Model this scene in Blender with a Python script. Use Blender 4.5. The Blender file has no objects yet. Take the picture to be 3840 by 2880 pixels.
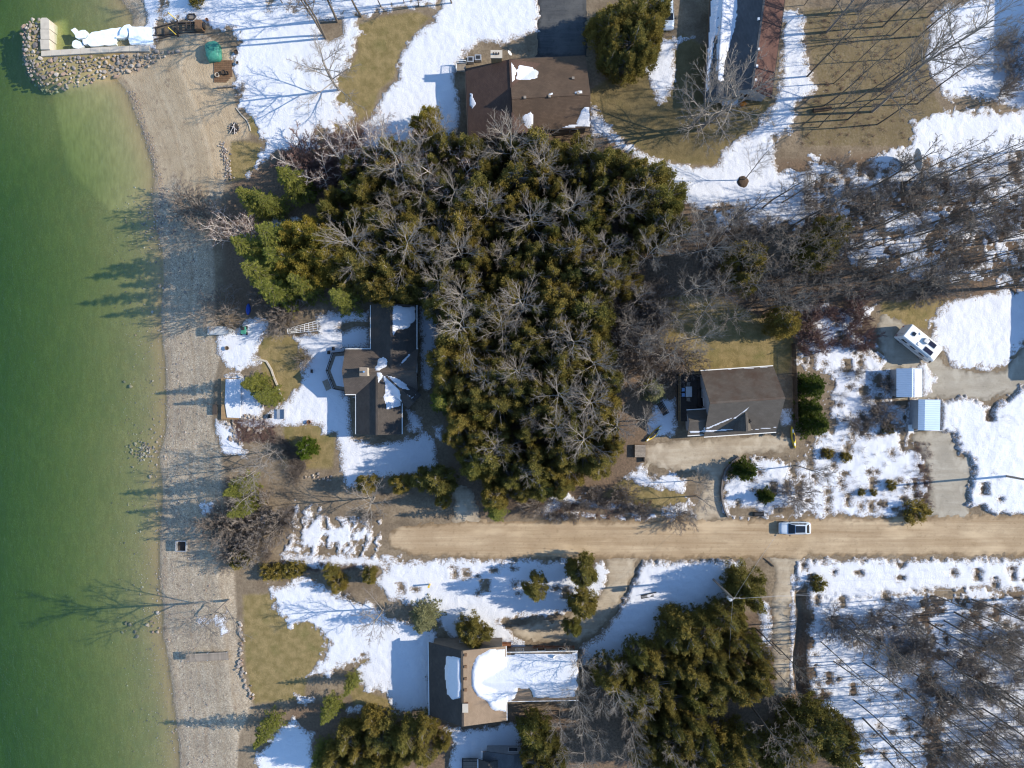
import bpy, bmesh, math, random
import numpy as np
from mathutils import Vector, Matrix

# ------------------------------------------------------------------ camera, sky, sun, exposure
SC = bpy.context.scene
H = 106.0            # drone height above the ground (m)
S = 25.6             # photo pixels per metre at ground level
SUN_EL, SUN_AZ = math.radians(31.0), math.radians(5.0)     # azimuth measured from +x towards +y
cam_d = bpy.data.cameras.new('camera'); cam = bpy.data.objects.new('camera', cam_d)
SC.collection.objects.link(cam); cam.location = (0, 0, H)
cam_d.sensor_width = 36.0; cam_d.lens = 18.0 * H / 75.0
cam_d.clip_start = 1.0; cam_d.clip_end = 5000.0
SC.camera = cam
world = bpy.data.worlds.new('World'); SC.world = world; world.use_nodes = True
wn = world.node_tree.nodes; wn.clear()
sky = wn.new('ShaderNodeTexSky'); sky.sky_type = 'NISHITA'; sky.sun_disc = False
sky.sun_elevation = SUN_EL; sky.sun_rotation = math.pi / 2 - SUN_AZ
sky.air_density = 1.0; sky.dust_density = 0.0; sky.ozone_density = 3.0
bg = wn.new('ShaderNodeBackground'); bg.inputs[1].default_value = 0.15
wo = wn.new('ShaderNodeOutputWorld')
hs = wn.new('ShaderNodeHueSaturation'); hs.inputs['Saturation'].default_value = 1.05; world.node_tree.links.new(sky.outputs[0], hs.inputs['Color']); world.node_tree.links.new(hs.outputs[0], bg.inputs[0]); world.node_tree.links.new(bg.outputs[0], wo.inputs[0])
sun_d = bpy.data.lights.new('sun', 'SUN'); sun = bpy.data.objects.new('sun', sun_d); SC.collection.objects.link(sun)
sun_d.energy = 3.7; sun_d.angle = math.radians(0.5); sun_d.color = (1.0, 0.91, 0.77)
tosun = Vector((math.cos(SUN_EL) * math.cos(SUN_AZ), math.cos(SUN_EL) * math.sin(SUN_AZ), math.sin(SUN_EL)))
sun.rotation_euler = tosun.to_track_quat('Z', 'Y').to_euler(); sun.location = (80, 0, 80)
vs = SC.view_settings; vs.view_transform = 'Standard'; vs.look = 'None'; vs.gamma = 1.0; vs.use_curve_mapping = False
vs.exposure = 0.93
SC.render.engine = 'CYCLES'
SC.cycles.use_denoising = True; SC.cycles.max_bounces = 6; SC.cycles.transparent_max_bounces = 12
SC.cycles.diffuse_bounces = 3; SC.cycles.volume_bounces = 0
SC.cycles.filter_width = 1.2 if hasattr(SC.cycles, 'filter_width') else 1.5

# ------------------------------------------------------------------ helpers
RNG = np.random.default_rng(7); random.seed(7)
COL = SC.collection
def P(px, py, z=0.0):
    k = (1.0 - z / H) / S
    return Vector(((px - 1920) * k, (1440 - py) * k, z))
def PW(poly, z=0.0):
    return np.array([P(a, b, z)[:2] for a, b in poly], float)

def hash2(ix, iy, seed):
    n = (ix.astype(np.int64) * 374761393 + iy.astype(np.int64) * 668265263 + seed * 982451653) & 0xffffffff
    n = ((n ^ (n >> 13)) * 1274126177) & 0xffffffff
    n = (n ^ (n >> 16)) & 0xffff
    return n / 65535.0
def vnoise(x, y, seed=0):
    ix = np.floor(x); iy = np.floor(y); fx = x - ix; fy = y - iy
    fx = fx * fx * (3 - 2 * fx); fy = fy * fy * (3 - 2 * fy)
    a = hash2(ix, iy, seed); b = hash2(ix + 1, iy, seed); c = hash2(ix, iy + 1, seed); d = hash2(ix + 1, iy + 1, seed)
    return (a * (1 - fx) + b * fx) * (1 - fy) + (c * (1 - fx) + d * fx) * fy
def fbm(x, y, scale, seed=0, octv=4):
    v = 0; a = 0.5; t = 0; f = 1.0 / scale
    for o in range(octv):
        v = v + a * vnoise(x * f, y * f, seed + o * 17); t += a; a *= 0.55; f *= 2.03
    return v / t                        # 0..1
def sdf(poly, X, Y):                    # signed distance, positive inside (world xy)
    d2 = np.full(X.shape, 1e18); ins = np.zeros(X.shape, bool); n = len(poly)
    for i in range(n):
        x0, y0 = poly[i]; x1, y1 = poly[(i + 1) % n]
        ex, ey = x1 - x0, y1 - y0; wx, wy = X - x0, Y - y0
        t = np.clip((wx * ex + wy * ey) / (ex * ex + ey * ey + 1e-12), 0, 1)
        d2 = np.minimum(d2, (wx - ex * t) ** 2 + (wy - ey * t) ** 2)
        c = (y0 <= Y) != (y1 <= Y)
        if ey != 0:
            ins ^= c & (X < x0 + (Y - y0) * ex / ey)
    return np.where(ins, 1, -1) * np.sqrt(d2)
def inside(poly, x, y):
    return sdf(poly, np.array([x], float), np.array([y], float))[0]

def mesh_np(name, V, F, attrs=None, smooth=False):
    me = bpy.data.meshes.new(name); V = np.asarray(V, np.float32); F = np.asarray(F, np.int32)
    k, n = F.shape
    me.vertices.add(len(V)); me.vertices.foreach_set('co', V.ravel())
    me.loops.add(k * n); me.loops.foreach_set('vertex_index', F.ravel())
    me.polygons.add(k)
    me.polygons.foreach_set('loop_start', np.arange(0, k * n, n, dtype=np.int32))
    me.polygons.foreach_set('loop_total', np.full(k, n, np.int32))
    if smooth: me.polygons.foreach_set('use_smooth', np.ones(k, bool))
    me.update(calc_edges=True)
    for an, av in (attrs or {}).items():
        a = me.attributes.new(an, 'FLOAT', 'POINT'); a.data.foreach_set('value', np.asarray(av, np.float32))
    return me
def ob(name, me, mat=None, parent=None, loc=None):
    o = bpy.data.objects.new(name, me); COL.objects.link(o)
    if mat is not None:
        me.materials.clear(); me.materials.append(mat)
    if parent is not None: o.parent = parent
    if loc is not None: o.location = loc
    return o
def tag(o, label, cat=None, group=None, kind=None):
    o['label'] = label
    if cat: o['category'] = cat
    if group: o['group'] = group
    if kind: o['kind'] = kind
    return o
def empty(name, loc, label, cat, group=None, rz=0.0):
    o = bpy.data.objects.new(name, None); COL.objects.link(o); o.location = loc; o.rotation_euler[2] = rz
    o.empty_display_size = 0.3
    return tag(o, label, cat, group)

class MB:
    def __init__(s): s.v = []; s.f = []
    def add(s, V, F):
        b = len(s.v); s.v += [tuple(p) for p in V]; s.f += [tuple(i + b for i in q) for q in F]; return s
    def box(s, c, d, rz=0.0, M=None):
        x, y, z = d[0] / 2, d[1] / 2, d[2] / 2; ca, sa = math.cos(rz), math.sin(rz); V = []
        for a, b, e in ((-x, -y, -z), (x, -y, -z), (x, y, -z), (-x, y, -z), (-x, -y, z), (x, -y, z), (x, y, z), (-x, y, z)):
            V.append((c[0] + a * ca - b * sa, c[1] + a * sa + b * ca, c[2] + e))
        return s.add(V, [(0, 3, 2, 1), (4, 5, 6, 7), (0, 1, 5, 4), (1, 2, 6, 5), (2, 3, 7, 6), (3, 0, 4, 7)])
    def bar(s, a, b, w, h=None):        # rectangular bar between two points
        a, b = Vector(a), Vector(b); h = h or w; d = (b - a).normalized()
        up = Vector((0, 0, 1)) if abs(d.z) < 0.95 else Vector((1, 0, 0))
        n = d.cross(up).normalized() * w / 2; m = n.cross(d).normalized() * h / 2
        V = [a - n - m, a + n - m, a + n + m, a - n + m, b - n - m, b + n - m, b + n + m, b - n + m]
        return s.add(V, [(0, 1, 2, 3), (7, 6, 5, 4), (0, 4, 5, 1), (1, 5, 6, 2), (2, 6, 7, 3), (3, 7, 4, 0)])
    def tube(s, pts, rad, n=8, cap=True):
        pts = [Vector(p) for p in pts]; rad = rad if isinstance(rad, (list, tuple)) else [rad] * len(pts); V = []; F = []
        for i, p in enumerate(pts):
            d = (pts[min(i + 1, len(pts) - 1)] - pts[max(i - 1, 0)]).normalized()
            up = Vector((0, 0, 1)) if abs(d.z) < 0.9 else Vector((1, 0, 0))
            a = d.cross(up).normalized(); b = d.cross(a)
            for k in range(n):
                t = 2 * math.pi * k / n; V.append(p + (a * math.cos(t) + b * math.sin(t)) * rad[i])
        for i in range(len(pts) - 1):
            for k in range(n):
                F.append((i * n + k, i * n + (k + 1) % n, (i + 1) * n + (k + 1) % n, (i + 1) * n + k))
        if cap:
            F.append(tuple(range(n))); F.append(tuple(range((len(pts) - 1) * n, len(pts) * n))[::-1])
        return s.add(V, F)
    def loft(s, rings, cap=True):
        n = len(rings[0]); V = [p for r in rings for p in r]; F = []
        for i in range(len(rings) - 1):
            for k in range(n):
                F.append((i * n + k, i * n + (k + 1) % n, (i + 1) * n + (k + 1) % n, (i + 1) * n + k))
        if cap:
            F.append(tuple(range(n))[::-1]); F.append(tuple(range((len(rings) - 1) * n, len(rings) * n)))
        return s.add(V, F)
    def prism(s, poly, z0, z1):
        n = len(poly); V = [(p[0], p[1], z0) for p in poly] + [(p[0], p[1], z1) for p in poly]
        F = [tuple(range(n))[::-1], tuple(range(n, 2 * n))] + [(k, (k + 1) % n, n + (k + 1) % n, n + k) for k in range(n)]
        return s.add(V, F)
    def build(s, name, mat, parent=None, org=(0, 0, 0), smooth=False, bevel=0.0, loc=None):
        me = bpy.data.meshes.new(name)
        me.from_pydata([(p[0] - org[0], p[1] - org[1], p[2] - org[2]) for p in s.v], [], s.f)
        bm = bmesh.new(); bm.from_mesh(me); bmesh.ops.recalc_face_normals(bm, faces=bm.faces)
        if bevel: bmesh.ops.bevel(bm, geom=bm.edges[:], offset=bevel, segments=2, affect='EDGES', profile=0.6)
        bm.to_mesh(me); bm.free()
        if smooth: me.polygons.foreach_set('use_smooth', np.ones(len(me.polygons), bool))
        return ob(name, me, mat, parent, loc)

# ------------------------------------------------------------------ materials
class NT:
    def __init__(s, name):
        s.m = bpy.data.materials.new(name); s.m.use_nodes = True; s.t = s.m.node_tree; s.t.nodes.clear()
        s.out = s.n('ShaderNodeOutputMaterial'); s.tc = s.n('ShaderNodeTexCoord')
    def n(s, k, **kw):
        x = s.t.nodes.new(k)
        for a, b in kw.items(): setattr(x, a, b)
        return x
    def l(s, a, b): s.t.links.new(a, b)
    def val(s, x, sock):
        if hasattr(x, 'links') or isinstance(x, bpy.types.NodeSocket): s.l(x, sock)
        else: sock.default_value = (*x, 1.0) if isinstance(x, (tuple, list)) and len(x) == 3 and len(sock.default_value) == 4 else x
    def noise(s, scale, detail=4, rough=0.6, co=None, dist=0.0):
        x = s.n('ShaderNodeTexNoise'); x.inputs['Scale'].default_value = scale; x.inputs['Detail'].default_value = detail
        x.inputs['Roughness'].default_value = rough; x.inputs['Distortion'].default_value = dist
        s.l(co or s.tc.outputs['Object'], x.inputs['Vector']); return x.outputs['Fac']
    def voro(s, scale, out='Color', co=None, feature='F1'):
        x = s.n('ShaderNodeTexVoronoi'); x.inputs['Scale'].default_value = scale; x.feature = feature
        s.l(co or s.tc.outputs['Object'], x.inputs['Vector']); return x.outputs[out]
    def mapr(s, f, a, b, c=0.0, d=1.0):
        x = s.n('ShaderNodeMapRange'); s.val(f, x.inputs[0]); x.inputs[1].default_value = a; x.inputs[2].default_value = b
        x.inputs[3].default_value = c; x.inputs[4].default_value = d; return x.outputs[0]
    def mix(s, f, a, b, mode='MIX'):
        x = s.n('ShaderNodeMix', data_type='RGBA', blend_type=mode); s.val(f, x.inputs[0]); s.val(a, x.inputs[6]); s.val(b, x.inputs[7]); return x.outputs[2]
    def math(s, op, a, b=0.5):
        x = s.n('ShaderNodeMath', operation=op); s.val(a, x.inputs[0]); s.val(b, x.inputs[1]); return x.outputs[0]
    def attr(s, name):
        x = s.n('ShaderNodeAttribute'); x.attribute_name = name; return x.outputs['Fac']
    def mapping(s, scale=(1, 1, 1), rot=(0, 0, 0)):
        x = s.n('ShaderNodeMapping'); x.inputs['Scale'].default_value = scale; x.inputs['Rotation'].default_value = rot
        s.l(s.tc.outputs['Object'], x.inputs['Vector']); return x.outputs[0]
    def rnd(s): return s.n('ShaderNodeObjectInfo').outputs['Random']
    def bsdf(s, col, rough=0.8, bump=None, bstr=0.4, bdist=0.05, metal=0.0, spec=0.3):
        x = s.n('ShaderNodeBsdfPrincipled'); s.val(col, x.inputs['Base Color']); s.val(rough, x.inputs['Roughness'])
        x.inputs['Metallic'].default_value = metal; x.inputs['Specular IOR Level'].default_value = spec
        if bump is not None:
            b = s.n('ShaderNodeBump'); b.inputs['Strength'].default_value = bstr; b.inputs['Distance'].default_value = bdist
            s.l(bump, b.inputs['Height']); s.l(b.outputs[0], x.inputs['Normal'])
        s.l(x.outputs[0], s.out.inputs[0]); return x
MATS = {}
def simple(name, c1, c2=None, scale=3.0, rough=0.75, bump=0.3, metal=0.0, rnd=0.0, spec=0.3):
    if name in MATS: return MATS[name]
    s = NT(name); c2 = c2 or tuple(x * 0.7 for x in c1)
    f = s.noise(scale, 5); c = s.mix(s.mapr(f, 0.3, 0.7), c1, c2)
    if rnd: c = s.mix(s.mapr(s.rnd(), 0, 1, 0, rnd), c, tuple(min(1, x * 0.35) for x in c1))
    s.bsdf(c, rough, f, bump, 0.03, metal, spec); MATS[name] = s.m; return s.m

def shingle(name, c1, c2, moss=None, row=0.16, rot=0.0):
    s = NT(name); co = s.mapping((1, 1, 1), (0, 0, rot))
    br = s.n('ShaderNodeTexBrick'); br.inputs['Scale'].default_value = 1.0; s.l(co, br.inputs['Vector'])
    br.inputs['Brick Width'].default_value = 0.33; br.inputs['Row Height'].default_value = row; br.inputs['Mortar Size'].default_value = 0.012
    br.inputs['Color1'].default_value = (*c1, 1); br.inputs['Color2'].default_value = (*c2, 1); br.inputs['Mortar'].default_value = (*[x * 0.45 for x in c2], 1)
    f = s.noise(0.55, 6, 0.65); g = s.noise(14, 3)
    c = s.mix(s.mapr(f, 0.35, 0.7, 0.0, 0.55), br.outputs[0], tuple(x * 0.5 for x in c2))
    if moss: c = s.mix(s.mapr(s.noise(0.35, 5, 0.7), 0.45, 0.62, 0, 0.85), c, moss)
    c = s.mix(s.mapr(g, 0.3, 0.75, 0, 0.3), c, tuple(min(1, x * 1.5) for x in c1))
    s.bsdf(c, 0.9, br.outputs['Fac'], -0.6, 0.02, 0, 0.15); return s.m

# ground: weights per vertex + noise
def ground_material():
    s = NT('ground_soil')
    n1 = s.noise(0.35, 6, 0.62); n2 = s.noise(3.0, 5, 0.7); n3 = s.noise(14, 3, 0.6); nf = s.noise(0.9, 4, 0.6)
    def w(a, k=0.6):      # weight with broken edge
        return s.mapr(s.math('ADD', s.attr(a), s.math('MULTIPLY', s.math('SUBTRACT', n2, 0.5), k)), 0.35, 0.65)
    base = s.mix(s.mapr(n1, 0.35, 0.65), (0.165, 0.125, 0.085), (0.28, 0.22, 0.15))
    base = s.mix(s.mapr(n2, 0.42, 0.7, 0, 0.7), base, (0.10, 0.075, 0.05))
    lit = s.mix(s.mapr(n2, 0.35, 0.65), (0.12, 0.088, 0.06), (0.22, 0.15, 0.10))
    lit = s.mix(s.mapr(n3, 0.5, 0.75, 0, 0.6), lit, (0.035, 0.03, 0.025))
    lawn = s.mix(s.mapr(nf, 0.38, 0.62), (0.20, 0.155, 0.065), (0.30, 0.225, 0.105))
    lawn = s.mix(s.mapr(n1, 0.54, 0.72, 0, 0.55), lawn, (0.14, 0.14, 0.045))
    lawn = s.mix(s.mapr(n3, 0.4, 0.7, 0, 0.5), lawn, (0.08, 0.065, 0.025))
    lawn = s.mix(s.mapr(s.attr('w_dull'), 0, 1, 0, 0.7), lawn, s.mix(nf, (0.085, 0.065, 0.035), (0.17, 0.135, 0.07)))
    gv = s.voro(7.0); gs = s.n('ShaderNodeSeparateColor'); s.l(gv, gs.inputs[0])
    sand = s.mix(s.mapr(n1, 0.35, 0.65), (0.40, 0.305, 0.195), (0.48, 0.38, 0.255))
    sand = s.mix(s.mapr(n2, 0.45, 0.75, 0, 0.35), sand, (0.19, 0.15, 0.10))
    peb = s.mix(gs.outputs[0], (0.33, 0.265, 0.185), (0.60, 0.50, 0.37))
    peb = s.mix(s.mapr(n1, 0.45, 0.7, 0, 0.65), peb, (0.27, 0.225, 0.17))
    peb = s.mix(s.mapr(s.voro(7.0, 'Distance'), 0.35, 0.7, 0, 0.35), peb, (0.17, 0.145, 0.11))
    bedn = s.mix(s.mapr(gs.outputs[1], 0.2, 0.9), (0.27, 0.215, 0.10), (0.36, 0.295, 0.15))
    bedn = s.mix(s.mapr(n1, 0.45, 0.65, 0, 0.6), bedn, (0.24, 0.23, 0.11))
    bedn = s.mix(s.mapr(nf, 0.5, 0.75, 0, 0.35), bedn, (0.28, 0.16, 0.06))
    caustic_rip = s.noise(1.5, 3, 0.5, s.mapping((1, 0.35, 1), (0, 0, 0.9)), 0.6); bedn = s.mix(s.mapr(caustic_rip, 0.38, 0.62, 0.32, 0), bedn, (0.12, 0.115, 0.05)); bedn = s.mix(0.35, bedn, (0.29, 0.245, 0.12))  # light and dark ripple of water caustics, painted into the bed colour
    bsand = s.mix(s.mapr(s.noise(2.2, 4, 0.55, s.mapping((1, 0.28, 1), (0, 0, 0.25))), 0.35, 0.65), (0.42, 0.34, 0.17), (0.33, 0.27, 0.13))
    bd = s.n('ShaderNodeCombineXYZ'); s.l(s.math('ADD', s.math('MULTIPLY', s.attr('shore_d'), 1.1), s.math('MULTIPLY', n1, 1.5)), bd.inputs[0]); bands = s.noise(1.0, 3, 0.6, bd.outputs[0])
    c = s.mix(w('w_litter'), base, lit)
    c = s.mix(w('w_lawn'), c, lawn)
    bc = s.mix(w('w_sand', 0.4), peb, sand)
    bc = s.mix(s.mapr(bands, 0.42, 0.62, 0, 0.38), bc, (0.28, 0.20, 0.12)); bc = s.mix(s.mapr(bands, 0.42, 0.3, 0, 0.4), bc, (0.50, 0.43, 0.33))
    bc = s.mix(s.mapr(nf, 0.56, 0.72, 0, 0.55), bc, (0.17, 0.12, 0.085))
    c = s.mix(w('w_beach', 0.8), c, bc)
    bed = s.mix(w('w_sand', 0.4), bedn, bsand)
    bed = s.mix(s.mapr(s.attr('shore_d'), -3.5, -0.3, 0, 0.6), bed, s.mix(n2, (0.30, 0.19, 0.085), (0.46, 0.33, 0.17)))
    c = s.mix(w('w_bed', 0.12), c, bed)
    c = s.mix(s.mapr(s.attr('w_wet'), 0, 1, 0, 0.55), c, s.mix(0.5, c, (0.05, 0.03, 0.012)))
    h = s.math('ADD', s.math('MULTIPLY', n2, 0.7), s.math('MULTIPLY', n3, 0.5))
    h = s.math('ADD', h, s.math('MULTIPLY', s.math('SUBTRACT', 0.7, s.voro(7.0, 'Distance')), s.math('MULTIPLY', s.attr('w_beach'), 0.35)))
    h = s.math('MULTIPLY', h, s.mapr(s.attr('w_bed'), 0, 1, 1, 0.25))
    s.bsdf(c, 0.95, h, 0.8, 0.12, 0, 0.1); return s.m
def snow_material():
    s = NT('snow'); n1 = s.noise(0.8, 5, 0.6); n2 = s.noise(7, 4, 0.65); n3 = s.noise(2.4, 6, 0.75)
    c = s.mix(s.mapr(n3, 0.62, 0.82, 0, 0.4), (0.625, 0.635, 0.665), (0.46, 0.43, 0.395))
    e = s.attr('edge'); g = s.math('ADD', s.noise(5.5, 5, 0.75), s.math('MULTIPLY', e, 0.32))
    c = s.mix(s.mapr(g, 0.67, 0.80, 0, 0.9), c, s.mix(s.noise(1.2, 3), (0.24, 0.175, 0.11), (0.13, 0.095, 0.06)))
    s.bsdf(c, 0.55, s.math('ADD', n1, s.math('MULTIPLY', n2, 0.45)), 0.6, 0.2, 0, 0.2); return s.m
def dirt_material(name, c1, c2, c3, sx=1.0):
    s = NT(name); st = s.noise(0.5, 6, 0.65, s.mapping((0.07 * sx, 2.2, 1))); n1 = s.noise(0.25, 4); n2 = s.noise(9, 4, 0.7); n3 = s.noise(1.6, 6, 0.7)
    c = s.mix(s.mapr(st, 0.36, 0.64), c1, c2); c = s.mix(s.mapr(n1, 0.42, 0.62, 0, 0.6), c, c3)
    c = s.mix(s.mapr(n3, 0.55, 0.72, 0, 0.5), c, tuple(x * 0.5 for x in c1)); c = s.mix(s.mapr(n2, 0.45, 0.75, 0, 0.35), c, tuple(x * 0.55 for x in c1))
    c = s.mix(s.mapr(s.math('ADD', s.attr('edge'), s.math('MULTIPLY', n3, 0.6)), 0.75, 1.25, 0, 0.75), c, (c1[0] * .42, c1[1] * .40, c1[2] * .38))
    c = s.mix(s.mapr(s.noise(0.22, 3, 0.5, s.mapping((0.5 * sx, 1.4, 1))), 0.56, 0.68, 0, 0.6), c, tuple(min(1, x * 1.12) for x in c2))
    s.bsdf(c, 0.95, s.math('ADD', st, s.math('MULTIPLY', n2, 0.4)), 0.7, 0.1, 0, 0.1); return s.m
def foliage_material(name, ca, cb, cc, trans=0.25):
    s = NT(name); t = s.attr('tint'); r = s.rnd()
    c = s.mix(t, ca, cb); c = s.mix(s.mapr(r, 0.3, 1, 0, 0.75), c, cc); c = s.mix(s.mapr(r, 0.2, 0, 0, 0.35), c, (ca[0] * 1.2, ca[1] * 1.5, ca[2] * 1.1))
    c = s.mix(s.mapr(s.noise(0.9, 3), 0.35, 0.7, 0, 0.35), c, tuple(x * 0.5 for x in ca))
    d = s.n('ShaderNodeBsdfDiffuse'); s.l(c, d.inputs[0]); tr = s.n('ShaderNodeBsdfTranslucent'); s.l(c, tr.inputs[0])
    m = s.n('ShaderNodeMixShader'); m.inputs[0].default_value = trans; s.l(d.outputs[0], m.inputs[1]); s.l(tr.outputs[0], m.inputs[2])
    s.l(m.outputs[0], s.out.inputs[0]); return s.m
def bark_material(name, c1, c2, c3):
    s = NT(name); f = s.noise(2.5, 5, 0.7); c = s.mix(s.mapr(f, 0.3, 0.7), c1, c2); c = s.mix(s.mapr(s.rnd(), 0, 1, 0, 0.7), c, c3)
    s.bsdf(c, 0.9, f, 0.3, 0.02, 0, 0.1); return s.m
def water_material():
    s = NT('lake_water')
    tr = s.n('ShaderNodeBsdfTransparent'); gl = s.n('ShaderNodeBsdfGlossy'); gl.inputs['Roughness'].default_value = 0.12
    co = s.mapping((1, 0.45, 1), (0, 0, 0.5))
    h = s.math('ADD', s.noise(1.1, 4, 0.6, co, 0.4), s.math('MULTIPLY', s.noise(4.5, 3, 0.6, co), 0.4))
    b = s.n('ShaderNodeBump'); b.inputs['Strength'].default_value = 1.0; b.inputs['Distance'].default_value = 0.16; s.l(h, b.inputs['Height'])
    s.l(b.outputs[0], gl.inputs['Normal'])
    m = s.n('ShaderNodeMixShader'); m.inputs[0].default_value = 0.06; s.l(tr.outputs[0], m.inputs[1]); s.l(gl.outputs[0], m.inputs[2])
    s.l(m.outputs[0], s.out.inputs[0])
    va = s.n('ShaderNodeVolumeAbsorption'); va.inputs['Color'].default_value = (0.63, 0.81, 0.50, 1); va.inputs['Density'].default_value = 0.41
    s.l(va.outputs[0], s.out.inputs[1]); return s.m

M_GROUND = ground_material(); M_SNOW = snow_material(); M_WATER = water_material()
M_ROAD = dirt_material('road_dirt', (0.33, 0.235, 0.14), (0.50, 0.385, 0.25), (0.32, 0.23, 0.14))
M_GRAVEL = dirt_material('grey_gravel', (0.33, 0.29, 0.225), (0.40, 0.36, 0.29), (0.28, 0.245, 0.19), 5)
M_TANGRAVEL = dirt_material('tan_gravel', (0.38, 0.31, 0.22), (0.48, 0.41, 0.31), (0.27, 0.21, 0.145), 4)
M_ASPHALT = dirt_material('asphalt', (0.055, 0.058, 0.062), (0.085, 0.088, 0.09), (0.12, 0.12, 0.115), 3)
M_CEDAR = foliage_material('cedar_foliage', (0.115, 0.105, 0.030), (0.31, 0.26, 0.075), (0.30, 0.22, 0.055))
M_SPRUCE = foliage_material('spruce_foliage', (0.06, 0.075, 0.018), (0.27, 0.26, 0.06), (0.18, 0.19, 0.045))
M_GOLD = foliage_material('golden_cedar_foliage', (0.13, 0.105, 0.022), (0.37, 0.29, 0.06), (0.30, 0.24, 0.05))
M_PALE = foliage_material('pale_spruce_foliage', (0.10, 0.105, 0.05), (0.27, 0.25, 0.12), (0.17, 0.18, 0.09))
M_GREEN = foliage_material('green_foliage', (0.045, 0.075, 0.012), (0.16, 0.20, 0.035), (0.10, 0.15, 0.02))
M_DARKG = foliage_material('dark_pine_foliage', (0.02, 0.032, 0.008), (0.085, 0.10, 0.02), (0.05, 0.07, 0.014))
M_BARK = bark_material('grey_bark', (0.36, 0.32, 0.275), (0.21, 0.185, 0.155), (0.22, 0.19, 0.165))
M_TWIG = bark_material('grey_twig', (0.31, 0.275, 0.24), (0.21, 0.18, 0.15), (0.17, 0.14, 0.115))
M_DBARK = bark_material('dark_bark', (0.17, 0.145, 0.12), (0.10, 0.085, 0.07), (0.14, 0.115, 0.09))
M_DTWIG = bark_material('brown_twig', (0.25, 0.215, 0.185), (0.165, 0.138, 0.118), (0.19, 0.15, 0.122))
M_BIRCH = bark_material('white_birch_bark', (0.72, 0.66, 0.60), (0.55, 0.48, 0.43), (0.62, 0.54, 0.48))
M_RTWIG = bark_material('reddish_twig', (0.22, 0.135, 0.115), (0.15, 0.095, 0.085), (0.20, 0.14, 0.125))
M_STONE = [simple('stone_%d' % i, c, None, 4, 0.85, 0.5, rnd=0.25) for i, c in enumerate(((0.40, 0.33, 0.26), (0.32, 0.28, 0.245), (0.20, 0.175, 0.16), (0.48, 0.42, 0.36), (0.33, 0.24, 0.185)))]
M_CONC = simple('concrete', (0.52, 0.46, 0.37), (0.42, 0.37, 0.30), 1.2, 0.85, 0.2)
M_WOOD = simple('weathered_wood', (0.34, 0.29, 0.235), (0.22, 0.18, 0.14), 5, 0.85, 0.3, rnd=0.45)
M_BWOOD = simple('brown_wood', (0.20, 0.115, 0.06), (0.14, 0.08, 0.045), 5, 0.8, 0.3, rnd=0.4)
M_TWOOD = simple('tan_wood', (0.38, 0.25, 0.12), (0.28, 0.18, 0.09), 4, 0.8, 0.3, rnd=0.35)
M_DWOOD = simple('dark_wood', (0.075, 0.06, 0.05), (0.05, 0.04, 0.035), 4, 0.85, 0.3, rnd=0.3)
M_WALL = simple('house_siding', (0.26, 0.21, 0.16), (0.20, 0.16, 0.12), 2, 0.8, 0.2)
M_GWALL = simple('grey_siding', (0.42, 0.42, 0.42), (0.34, 0.34, 0.34), 2, 0.8, 0.2)
M_WHITE = simple('white_paint', (0.78, 0.77, 0.74), (0.68, 0.67, 0.64), 2, 0.5, 0.1)
M_BLACK = simple('black_metal', (0.02, 0.02, 0.022), (0.03, 0.03, 0.03), 4, 0.5, 0.1)
M_GLASS = simple('dark_glass', (0.012, 0.016, 0.022), (0.01, 0.012, 0.016), 1, 0.08, 0.0, spec=0.6)
M_METAL = simple('grey_metal', (0.45, 0.46, 0.47), (0.35, 0.36, 0.37), 2, 0.45, 0.1, metal=0.4)
M_GREENT = simple('green_tarp', (0.03, 0.17, 0.12), (0.07, 0.27, 0.20), 2.5, 0.5, 0.6)
M_GREYT = simple('grey_tarp', (0.44, 0.45, 0.45), (0.36, 0.37, 0.37), 2.0, 0.6, 0.4)
M_YELLOW = simple('yellow_plastic', (0.72, 0.50, 0.04), (0.60, 0.40, 0.03), 2, 0.4, 0.1)
M_ORANGE = simple('orange_plastic', (0.75, 0.22, 0.02), (0.65, 0.18, 0.02), 2, 0.5, 0.1)
M_BLUE = simple('blue_plastic', (0.03, 0.09, 0.42), (0.02, 0.07, 0.34), 2, 0.45, 0.1)
M_CARW = simple('white_car_paint', (0.55, 0.62, 0.68), (0.52, 0.59, 0.65), 1, 0.22, 0.0, spec=0.6)
M_TYRE = simple('rubber', (0.02, 0.02, 0.02), (0.03, 0.03, 0.03), 6, 0.9, 0.2)
M_LAMP = simple('lamp_lens', (0.75, 0.78, 0.8), (0.7, 0.7, 0.7), 2, 0.1, 0.0)
M_RED = simple('red_lens', (0.4, 0.02, 0.02), (0.3, 0.02, 0.02), 2, 0.2, 0.0)
M_SOLAR = simple('solar_panel', (0.012, 0.014, 0.03), (0.02, 0.02, 0.04), 6, 0.2, 0.0)
M_BLUER = simple('pale_blue_metal', (0.36, 0.47, 0.60), (0.32, 0.42, 0.54), 1.0, 0.45, 0.1)
M_BLUED = simple('blue_metal', (0.20, 0.33, 0.52), (0.18, 0.29, 0.46), 1.0, 0.45, 0.1)
M_BRICK = simple('terracotta', (0.26, 0.11, 0.055), (0.20, 0.085, 0.045), 3, 0.85, 0.3)
M_EARTH = simple('dark_earth', (0.10, 0.065, 0.04), (0.055, 0.038, 0.026), 3, 0.95, 0.7)
M_ICE = NT('ice')
_c = M_ICE.mix(M_ICE.mapr(M_ICE.noise(1.0, 5), 0.4, 0.6), (0.86, 0.89, 0.92), (0.68, 0.76, 0.76)); M_ICE.bsdf(_c, 0.3, M_ICE.noise(2, 5), 0.4, 0.06, 0, 0.4); M_ICE = M_ICE.m
R_BROWN = shingle('brown_shingle', (0.105, 0.066, 0.05), (0.078, 0.05, 0.04))
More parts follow.
